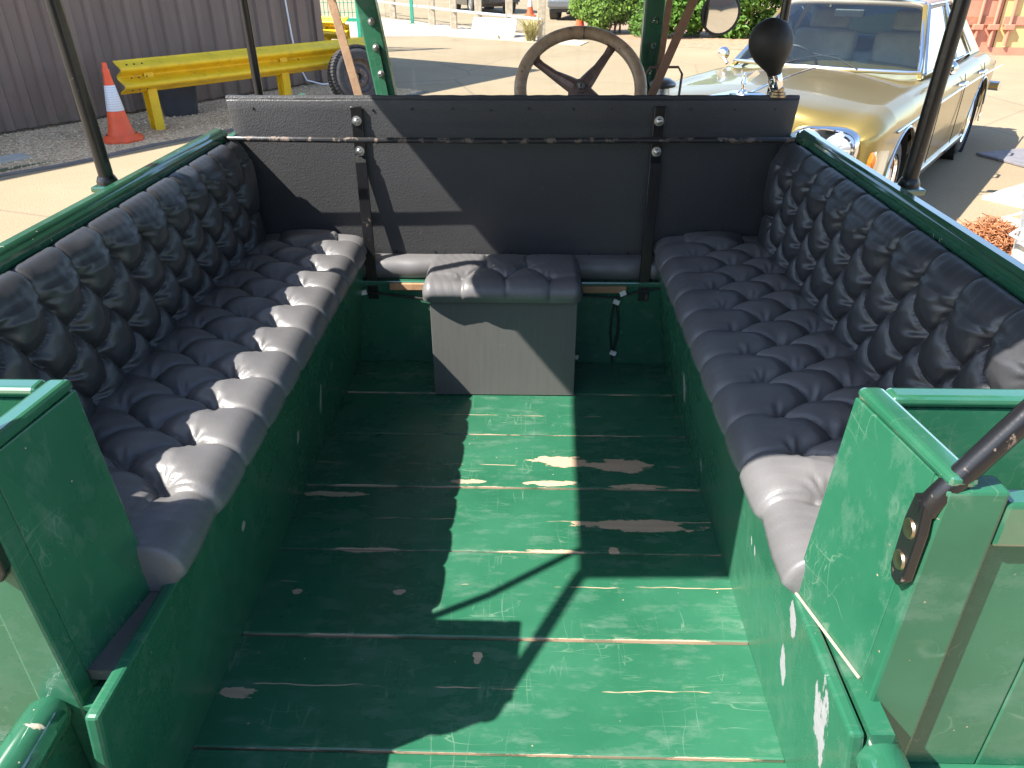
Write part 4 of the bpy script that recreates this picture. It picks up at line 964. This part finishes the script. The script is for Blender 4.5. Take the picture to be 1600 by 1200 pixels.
# ---------------- body sides, rails, posts
for sx in (-1,1):
    def bx(a,b,y0,y1,z0,z1): 
        m_=MB(); m_.box(min(sx*a,sx*b),max(sx*a,sx*b),y0,y1,z0,z1); return m_
    P_('side_panel', bx(.900,.922,.745,3.40,-.12,.800), M['green'], smooth=0)
    mb=MB(); P=[]
    for y in np.linspace(.70,2.445,30):
        prof_=[(.892,.800),(.892,.822),(.897,.827),(.902,.824),(.905,.829),(.912,.834),(.930,.834),(.937,.829),(.939,.815),(.936,.800)]
        P.append([(sx*a,y,b) for a,b in prof_+prof_[:1]])
    mb.grid(P); k=len(P[0]); mb.f += [tuple(range(k-1)),tuple(range(29*k,29*k+k-1))]; P_('top_rail', mb, M['green_rail'], smooth=30)
    mb=MB(); mb.box(min(sx*.935,sx*.95),max(sx*.935,sx*.95),.70,3.4,.10,.14); P_('side_moulding', mb, M['green_rail'], smooth=0, bevel=.004)
    # posts with clamp plates
    for (y,x,zt,r,lean) in ((1.92,1.018,1.61,.0185,.03),(2.90,.928,1.61,.0155,.01),(.84,.945,1.61,.0105,.10)):
        z0=.795 if y<2.6 else .60
        mb=MB(); mb.tube([(sx*x,y,z0),(sx*x,y,.83),(sx*(x+lean*.5),y,1.2),(sx*(x+lean),y+(.06 if y<1 else 0),zt)],r,12); po=P_('hood_post', mb, M['iron'])
        mb=MB(); mb.lathe([(r*1.35,-.012),(r*1.4,.002),(r*1.25,.010),(r*1.1,.016)],14,(sx*x,y,.802 if x>1 else .828)); P_('post_collar', mb, M['iron'], po)
        mb=MB(); mb.box(min(sx*.90,sx*(x+.03)),max(sx*.90,sx*(x+.03)),y-.035,y+.035,.783 if x>1 else .8345,.797 if x>1 else .8425) if y<2.6 else mb.box(min(sx*.9225,sx*(x+.02)),max(sx*.9225,sx*(x+.02)),y-.03,y+.03,.60,.72)
        P_('clamp_plate', mb, M['green_rail'], po, smooth=0, bevel=.003)
    # seat-end box
    bf,br,tf,tr_ = (.5095,.553,.531,.560) if sx>0 else (.545,.572,.574,.590)
    wt_=tr_; th_=.034
    mb=MB(); mb.hexa([(sx*br,.745,.398-(.05 if sx<0 else 0)),(sx*(br+th_),.745,.398-(.05 if sx<0 else 0)),(sx*(bf+th_),.922,.398-(.05 if sx<0 else 0)),(sx*bf,.922,.398-(.05 if sx<0 else 0)),(sx*tr_,.745,.764),(sx*(tr_+th_),.745,.764),(sx*(tf+th_),.922,.764),(sx*tf,.922,.764)]); P_('end_box_wall', mb, M['green'], smooth=0, bevel=.002)
    if sx>0:
        mb=MB(); mb.tube([(.507,.922,.4035),(.5505,.745,.4035)],.0024,6); P_('wall_bead', mb, simple('pale_worn_edge',(.36,.33,.24),.7,0,.3,40))
        mb=MB(); mb.box(.5335,.5655,.656,.7455,.36,.4015); P_('riser_ledge', mb, M['green'], smooth=0)
        mb=MB(); mb.box(.5335,.5655,.746,.90,.387,.3975); P_('riser_ledge', mb, M['green'], smooth=0)
    else:
        mb=MB(); mb.box(-.5955,-.542,.7095,.7455,.24,.352); P_('riser_ledge', mb, M['green'], smooth=0)
        mb=MB(); mb.box(-.5955,-.545,.746,.90,.30,.345); P_('riser_ledge', mb, M['green'], smooth=0)
    P_('end_box_front', bx(tf+th_+.0005,.898,.894,.9215,.404,.764), M['green'], smooth=0)
    P_('end_box_floor', bx(wt_+th_,.898,.747,.893,.404,.43), M['green'], smooth=0)
    mb=MB(); mb.hexa([(sx*(tr_-.001),.7095,.7645),(sx*(tr_+th_+.001),.7095,.7645),(sx*(tf+th_+.001),.923,.7645),(sx*(tf-.001),.923,.7645),(sx*(tr_-.001),.7095,.783),(sx*(tr_+th_+.001),.7095,.783),(sx*(tf+th_+.001),.923,.783),(sx*(tf-.001),.923,.783)]); P_('end_box_cap', mb, M['green_rail'], smooth=0, bevel=.009, seg=3)
    P_('end_box_cap', bx(tf+th_+.0016,.895,.890,.9226,.7645,.7826), M['green_rail'], smooth=0, bevel=.008, seg=3)
    pi_=.566 if sx>0 else .596
    # rear corner post and framed rear panel
    mb=MB(); mb.prism([(br-.003,-.12),(br-.003,.36),(tr_-.002,.764),(.632,.764),(.632,-.12)], lambda a,b,d:(sx*a,d,b), .708,.7445); P_('corner_post', mb, M['green'], smooth=0, bevel=.005)
    P_('rear_top_rail', bx(.6325,.922,.709,.7445,.680,.745), M['green_rail'], smooth=0, bevel=.006)
    P_('rear_bottom_rail', bx(.6325,.922,.709,.7445,.17,.24), M['green'], smooth=0, bevel=.004)
    P_('rear_side_stile', bx(.870,.922,.709,.7445,.2405,.6795), M['green'], smooth=0, bevel=.004)
    for k in range(2):
        a=.633+k*.119; P_('rear_plank', bx(a,a+.1175,.7265,.742,.2405,.6795), M['green'], smooth=0, bevel=.003)
    P_('rear_skirt', bx(.6325,.922,.712,.7445,-.12,.1695), M['green'], smooth=0)
    gx_=.556 if sx>0 else .612
    # half-round green bar running rearwards
    mb=MB(); mb.tube([(sx*gx_,.706,.346),(sx*gx_,.690,.352),(sx*gx_,.62,.352),(sx*gx_,.18,.346)],[.026,.033,.033,.033],16); P_('grab_bar', mb, M['green_rail'])
    mb=MB(); mb.box(min(sx*(gx_-.016),sx*(gx_+.016)),max(sx*(gx_-.016),sx*(gx_+.016)),.20,.706,.16,.324); P_('step_side', mb, M['green'], smooth=0)
    # hood stay with flattened screwed foot
    bend=Vector((.552,.722,.735)) if sx>0 else Vector((-.600,.694,.735)); top=Vector((sx*1.105,.765,1.60))
    mb=MB(); mb.tube([bend+Vector((0,0,-.012)),bend,bend+(top-bend)*.03,bend+(top-bend)*.3,bend+(top-bend)*.6,top],[.0125,.0145,.0148,.0145,.0145,.0145],14); hs_=P_('hood_stay', mb, M['iron_chip'])
    poly=[(-.008,-.046),(.008,-.046),(.018,-.030),(.019,.045),(.013,.086),(-.013,.086),(-.019,.045),(-.018,-.030)]
    mb=MB()
    if sx>0: mb.prism(poly, lambda a,b,d:(d,.725+a,.655+b), .540,.5535)
    else: mb.prism(poly, lambda a,b,d:(-.600+a,d,.655+b), .694,.7075)
    P_('stay_foot', mb, M['iron_chip'], hs_, smooth=0, bevel=.003)
    for z in (.645,.695):
        mb=MB(); mb.lathe([(.0135,0),(.012,.003),(0,.0042)],14,(.540,.725,z) if sx>0 else (-.600,.694,z),(-1,0,0) if sx>0 else (0,-1,0)); P_('screw', mb, M['brass'], hs_)
# canopy and bows
LE=[(.745,1.115),(1.0,1.11),(1.61,1.098),(1.85,1.068),(2.05,1.04),(2.3,1.005),(3.5,.98)]
P=[]
for y in np.linspace(.745,3.5,24):
    hw=float(np.interp(y,[a for a,_ in LE],[b for _,b in LE])); P.append([(hw*v,y,1.60+.05*(1-v*v)) for v in np.linspace(-1,1,15)])
mb=MB(); mb.grid(P); cn=P_('canopy', mb, M['canvas'], smooth=60); m=cn.modifiers.new('thick','SOLIDIFY'); m.thickness=.02*S; m.offset=1
for y in (.84,1.8,2.9):
    hw=float(np.interp(y,[a for a,_ in LE],[b for _,b in LE]))-.02; mb=MB(); mb.tube([(hw*v,y,1.588+.05*(1-v*v)) for v in np.linspace(-1,1,15)],.012,8); P_('hood_bow', mb, M['iron'], cn)

mb=MB(); mb.grid([[(float(np.interp(y,[a for a,_ in LE],[b for _,b in LE]))+.012*math.sin(y*21+z*3), y, z) for z in (1.605,1.53,1.45,1.37,1.325)] for y in np.linspace(.75,3.49,60)]); cu=P_('side_curtain', mb, M['canvas'], cn, smooth=60); m=cu.modifiers.new('thick','SOLIDIFY'); m.thickness=.006  # unseen curtain, added to block sky light and darken the left backrest
# ---------------- driving position
mb=MB(); P=[]
for i,y in enumerate((3.10,3.14,3.30,3.46)):
    P.append([(math.sin(a)*.68, y, .28+.40*math.cos(a)**.5 if abs(a)<1.5707 else .30) for a in np.linspace(-1.55,1.55,25)])
mb.grid(P); P_('scuttle', mb, M['green'], smooth=50)
mb=MB(); mb.box(-.66,.66,3.10,3.13,-.1,.42); P_('dashboard', mb, M['green'], smooth=0)
P=[]
for y in np.linspace(3.46,4.75,8):
    k=(y-3.46)/1.29; P.append([(math.sin(a)*(.46-.14*k), y, .10+(.52-.14*k)*max(0,math.cos(a))**.35) for a in np.linspace(-1.5708,1.5708,21)])
mb=MB(); mb.grid(P); P_('bonnet', mb, M['green'], smooth=50)
mb=MB(); mb.box(-.34,.34,4.75,4.87,-.15,.50); P_('radiator', mb, M['brass'], smooth=0, bevel=.02)
mb=MB(); mb.box(-.46,.46,3.05,3.46,-.30,.05); P_('footwell', mb, M['rubber'], smooth=0)
mb=MB(); mb.box(-.97,.97,2.5,3.45,-.14,-.10); P_('running_floor', mb, M['green'], smooth=0)
for sx,xt,xb in ((-1,-.571,-.527),(1,.541,.538)):
    mb=MB(); c0=Vector((xb,3.30,.55)); dx=(xt-xb)/.36; c1=Vector((xb+dx*.95,3.30,1.56)); mb.bar(c0-Vector((dx*.25,0,0)),c1,.058,.078,(1,0,0)); ps=P_('windscreen_post', mb, M['green'], smooth=0, bevel=.006)
    xz=lambda z: xb+dx*(z-.80)
    mb=MB(); a0=.62; a1=1.00; mb.bar((xz(a0)+sx*.004,3.262,a0),(xz(a1)+sx*.004,3.262,a1),.010,.024,(1,0,0)); mb.lathe([(.012,0),(.012,.010)],16,(xz(a1)+sx*.004,3.267,a1),(0,-1,0)); P_('post_plate', mb, M['green_rail'], ps, smooth=30)
    for z in (1.085,.992,.895):
        mb=MB(); mb.lathe([(.014,0),(.014,.004),(.0085,.0045),(.0085,.011),(.004,.014)],10,(xz(z)+sx*.004,3.2705 if z>1.05 else 3.258,z),(0,-1,0)); P_('post_bolt', mb, M['green_rail'] if sx>0 else M['steel'], ps)
mb=MB(); mb.box(-.515,.515,3.306,3.311,.60,1.54); P_('windscreen_glass', mb, M['windscreen'], smooth=0)
mb=MB(); mb.box(-.60,.60,3.285,3.325,1.54,1.585); P_('windscreen_header', mb, M['green'], smooth=0)
for (x0,z0,x1,z1,mt) in ((-.735,1.60,-.527,.56,'strap'),(.80,1.60,.405,.56,'strap_dark')):
    mb=MB(); mb.bar((x0,3.0,z0),(x1,3.0,z1),.006,.032,(1,0,0)); P_('hood_strap', mb, M[mt], smooth=0, bevel=.002)
mb=MB(); mb.bar((.615,3.22,1.58),(.560,3.25,.70),.02,.022,(1,0,0)); P_('windscreen_stay', mb, M['strap_dark'], smooth=0, bevel=.002)
# steering wheel
cw=Vector((.252,3.05,.868)); ex=Vector((1,0,0)); ez=Vector((0,.60,.80)); nn=Vector((0,-.80,.60)); rw=.228
sw_=bpy.data.objects.new('steering_wheel',None); col.objects.link(sw_); sw_.parent=wg; sw_.location=FL
mb=MB(); mb.tube([cw+ex*math.cos(a)*rw+ez*math.sin(a)*rw for a in np.linspace(0,2*math.pi,65)[:-1]],.0238,14,closed=True); P_('rim', mb, M['rim_wood'], sw_)
for k,a in enumerate((55,145,235,325)):
    a=R(a); d=ex*math.cos(a)+ez*math.sin(a); c0=cw-nn*.015
    mb=MB(); pts=[c0+d*.02,c0+d*.06-nn*.004,c0+d*.12-nn*.012,c0+d*.18-nn*.006,c0+d*.208+nn*.002,cw+d*.214]; mb.tube(pts,[.030,.026,.018,.015,.017,.024],10); P_('spoke', mb, M['rust'], sw_)
mb=MB(); mb.lathe([(.044,-.05),(.046,-.02),(.040,.0),(.030,.006),(.024,.008),(.024,.014),(.0,.016)],20,cw,nn); P_('hub', mb, M['rust'], sw_)
mb=MB(); mb.lathe([(.017,.014),(.017,.030),(.010,.032),(.009,.042),(0,.044)],6,cw,nn); P_('hub_nut', mb, M['steel'], sw_)
mb=MB(); mb.tube([cw-nn*.03,cw-nn*.75],.024,12); P_('steering_column', mb, M['iron'], sw_)
mb=MB(); c=cw+ez*(rw)+ex*.012; mb.box(c.x-.0015,c.x+.0015,c.y-.024,c.y+.010,c.z-.022,c.z+.022); P_('rim_joint', mb, M['rubber'], sw_, smooth=0)
# horn
hr=bpy.data.objects.new('bulb_horn',None); col.objects.link(hr); hr.parent=wg; hr.location=FL
hb=Vector((.846,2.555,.918)); ax_=(Vector((.797,2.54,1.075))-hb).normalized()
pr=[(.015,.035),(.018,.042),(.020,.060),(.024,.078),(.040,.100),(.054,.120),(.063,.142),(.066,.162),(.063,.184),(.052,.207),(.034,.222),(.013,.230),(0,.231)]
mb=MB(); mb.lathe(pr,28,hb,ax_); P_('horn_bulb', mb, M['bulb'], hr)
mb=MB(); mb.lathe([(.018,.020),(.0215,.028),(.0215,.066),(.019,.070)],18,hb,ax_,caps=False); P_('horn_collar', mb, M['chrome'], hr)
mb=MB(); mb.lathe([(.030,-.004),(.030,.002),(.026,.004),(.026,.010),(.020,.012),(.020,.022),(.016,.026)],18,hb,Vector((0,0,1))); P_('horn_base', mb, M['brass'], hr)
mb=MB(); mb.lathe([(.016,0),(.017,.15),(.022,.30),(.045,.42),(.085,.47)],22,(.846,2.60,.86),(0,.9,-.43),caps=False); P_('horn_trumpet', mb, M['brass'], hr)
# round mirror
mr=bpy.data.objects.new('round_mirror',None); col.objects.link(mr); mr.parent=wg; mr.location=FL
mc=Vector((.800,3.30,1.108)); mn=Vector((.15,-1,-.04)).normalized()
mb=MB(); mb.lathe([(.0,-.022),(.05,-.018),(.076,-.004),(.0805,.004),(.078,.009),(.071,.009),(.070,.005)],32,mc,mn); P_('mirror_shell', mb, M['rubber'], mr)
mb=MB(); mb.lathe([(.0708,.0055),(.04,.0062),(0,.0064)],32,mc,mn); P_('mirror_glass', mb, M['mirror'], mr)
mb=MB(); mb.tube([mc-mn*.02, mc-mn*.03+Vector((-.02,0,.06)), Vector((.70,3.31,1.36)), Vector((.58,3.31,1.40))],.009,8); P_('mirror_arm', mb, M['iron'], mr)
# carriage side lamp with wire bail
sl=bpy.data.objects.new('side_lamp',None); col.objects.link(sl); sl.parent=wg; sl.location=FL
lc=Vector((.585,3.20,.80))
mb=MB(); mb.box(lc.x-.05,lc.x+.05,lc.y-.05,lc.y+.05,.62,.79); P_('lamp_body', mb, M['iron'], sl, smooth=0, bevel=.006)
mb=MB(); mb.lathe([(.050,0),(.034,.012),(.030,.03),(.028,.058),(.050,.064),(.053,.074),(.048,.082),(.026,.094),(0,.098)],20,(lc.x,lc.y,.79)); P_('lamp_chimney', mb, M['steel'], sl)
mb=MB(); mb.tube([(lc.x-.07,lc.y,.78),(lc.x-.072,lc.y,.90),(lc.x-.055,lc.y,.925),(lc.x+.055,lc.y,.925),(lc.x+.072,lc.y,.90),(lc.x+.066,lc.y,.78)],.005,8); P_('lamp_bail', mb, M['rust'], sl)
mb=MB(); mb.box(lc.x-.03,lc.x+.03,3.10,3.16,.60,.66); P_('lamp_bracket', mb, M['iron'], sl, smooth=0)
# chassis and wheels
for sx in (-1,1):
    mb=MB(); mb.box(sx*.40-.03,sx*.40+.03,.4,4.8,-.22,-.13); P_('chassis_rail', mb, M['iron'], smooth=0)
for (y,x) in ((1.15,.72),(4.35,.72)):
    mb=MB(); mb.tube([(-x,y,-.35),(x,y,-.35)],.03,10); P_('axle', mb, M['iron'])
    for sx in (-1,1):
        wr=bpy.data.objects.new('road_wheel',None); col.objects.link(wr); wr.parent=wg; wr.location=(sx*x*S,y*S,(FZ-.35)*S)
        mb=MB(); mb.tube([(0,math.cos(a)*.41,math.sin(a)*.41) for a in np.linspace(0,2*math.pi,49)[:-1]],.040,12,closed=True); P_('tyre', mb, M['tyre'], wr)
        mb=MB(); mb.tube([(0,math.cos(a)*.36,math.sin(a)*.36) for a in np.linspace(0,2*math.pi,49)[:-1]],.022,8,closed=True); P_('felloe', mb, M['green'], wr)
        for k in range(12):
            a=2*math.pi*k/12; mb=MB(); mb.tube([(0,math.cos(a)*.05,math.sin(a)*.05),(0,math.cos(a)*.35,math.sin(a)*.35)],[.022,.014],8); P_('spoke', mb, M['green'], wr)
        mb=MB(); mb.lathe([(.07,-.06),(.07,.06),(.04,.09),(0,.10)],16,(0,0,0),(sx,0,0)); P_('hub', mb, M['iron'], wr)

# ================================================================== the box stool in the aisle
stl = thing('box_stool', 'black plywood box stool with buttoned leather pad against the front bulkhead', 'stool', (0,0,FZ))
def Q_(name, mb, mat, parent=None, **k):
    return mkobj(name, mb.mesh(name, smooth=k.pop('smooth',0)), mat, parent or stl, (0,0,0), **k)
mb=MB(); mb.box(-.250,.222,2.2225,2.236,.002,.352); Q_('front_board', mb, M['stool'], bevel=.002)
for x in (-.250,.208):
    mb=MB(); mb.box(x,x+.014,2.2365,2.450,.002,.352); Q_('side_board', mb, M['stool'], bevel=.002)
mb=MB(); mb.box(-.2355,.2075,2.2365,2.450,.33,.352); Q_('top_board', mb, M['stool'])
pth,tp_=seat_path(2.196,2.455,.3535,.403,.022)
def stuft():
    keep=wg
    o=tufted('stool_pad', pth, tp_, -.272,.238, -.142, 3, .135, .045,.085, 2, .031, (lambda u,a,b:(u,a,b)), M['leather'], stl, 77, bow=.0, fade_u=.12)
    return o
sp=stuft();
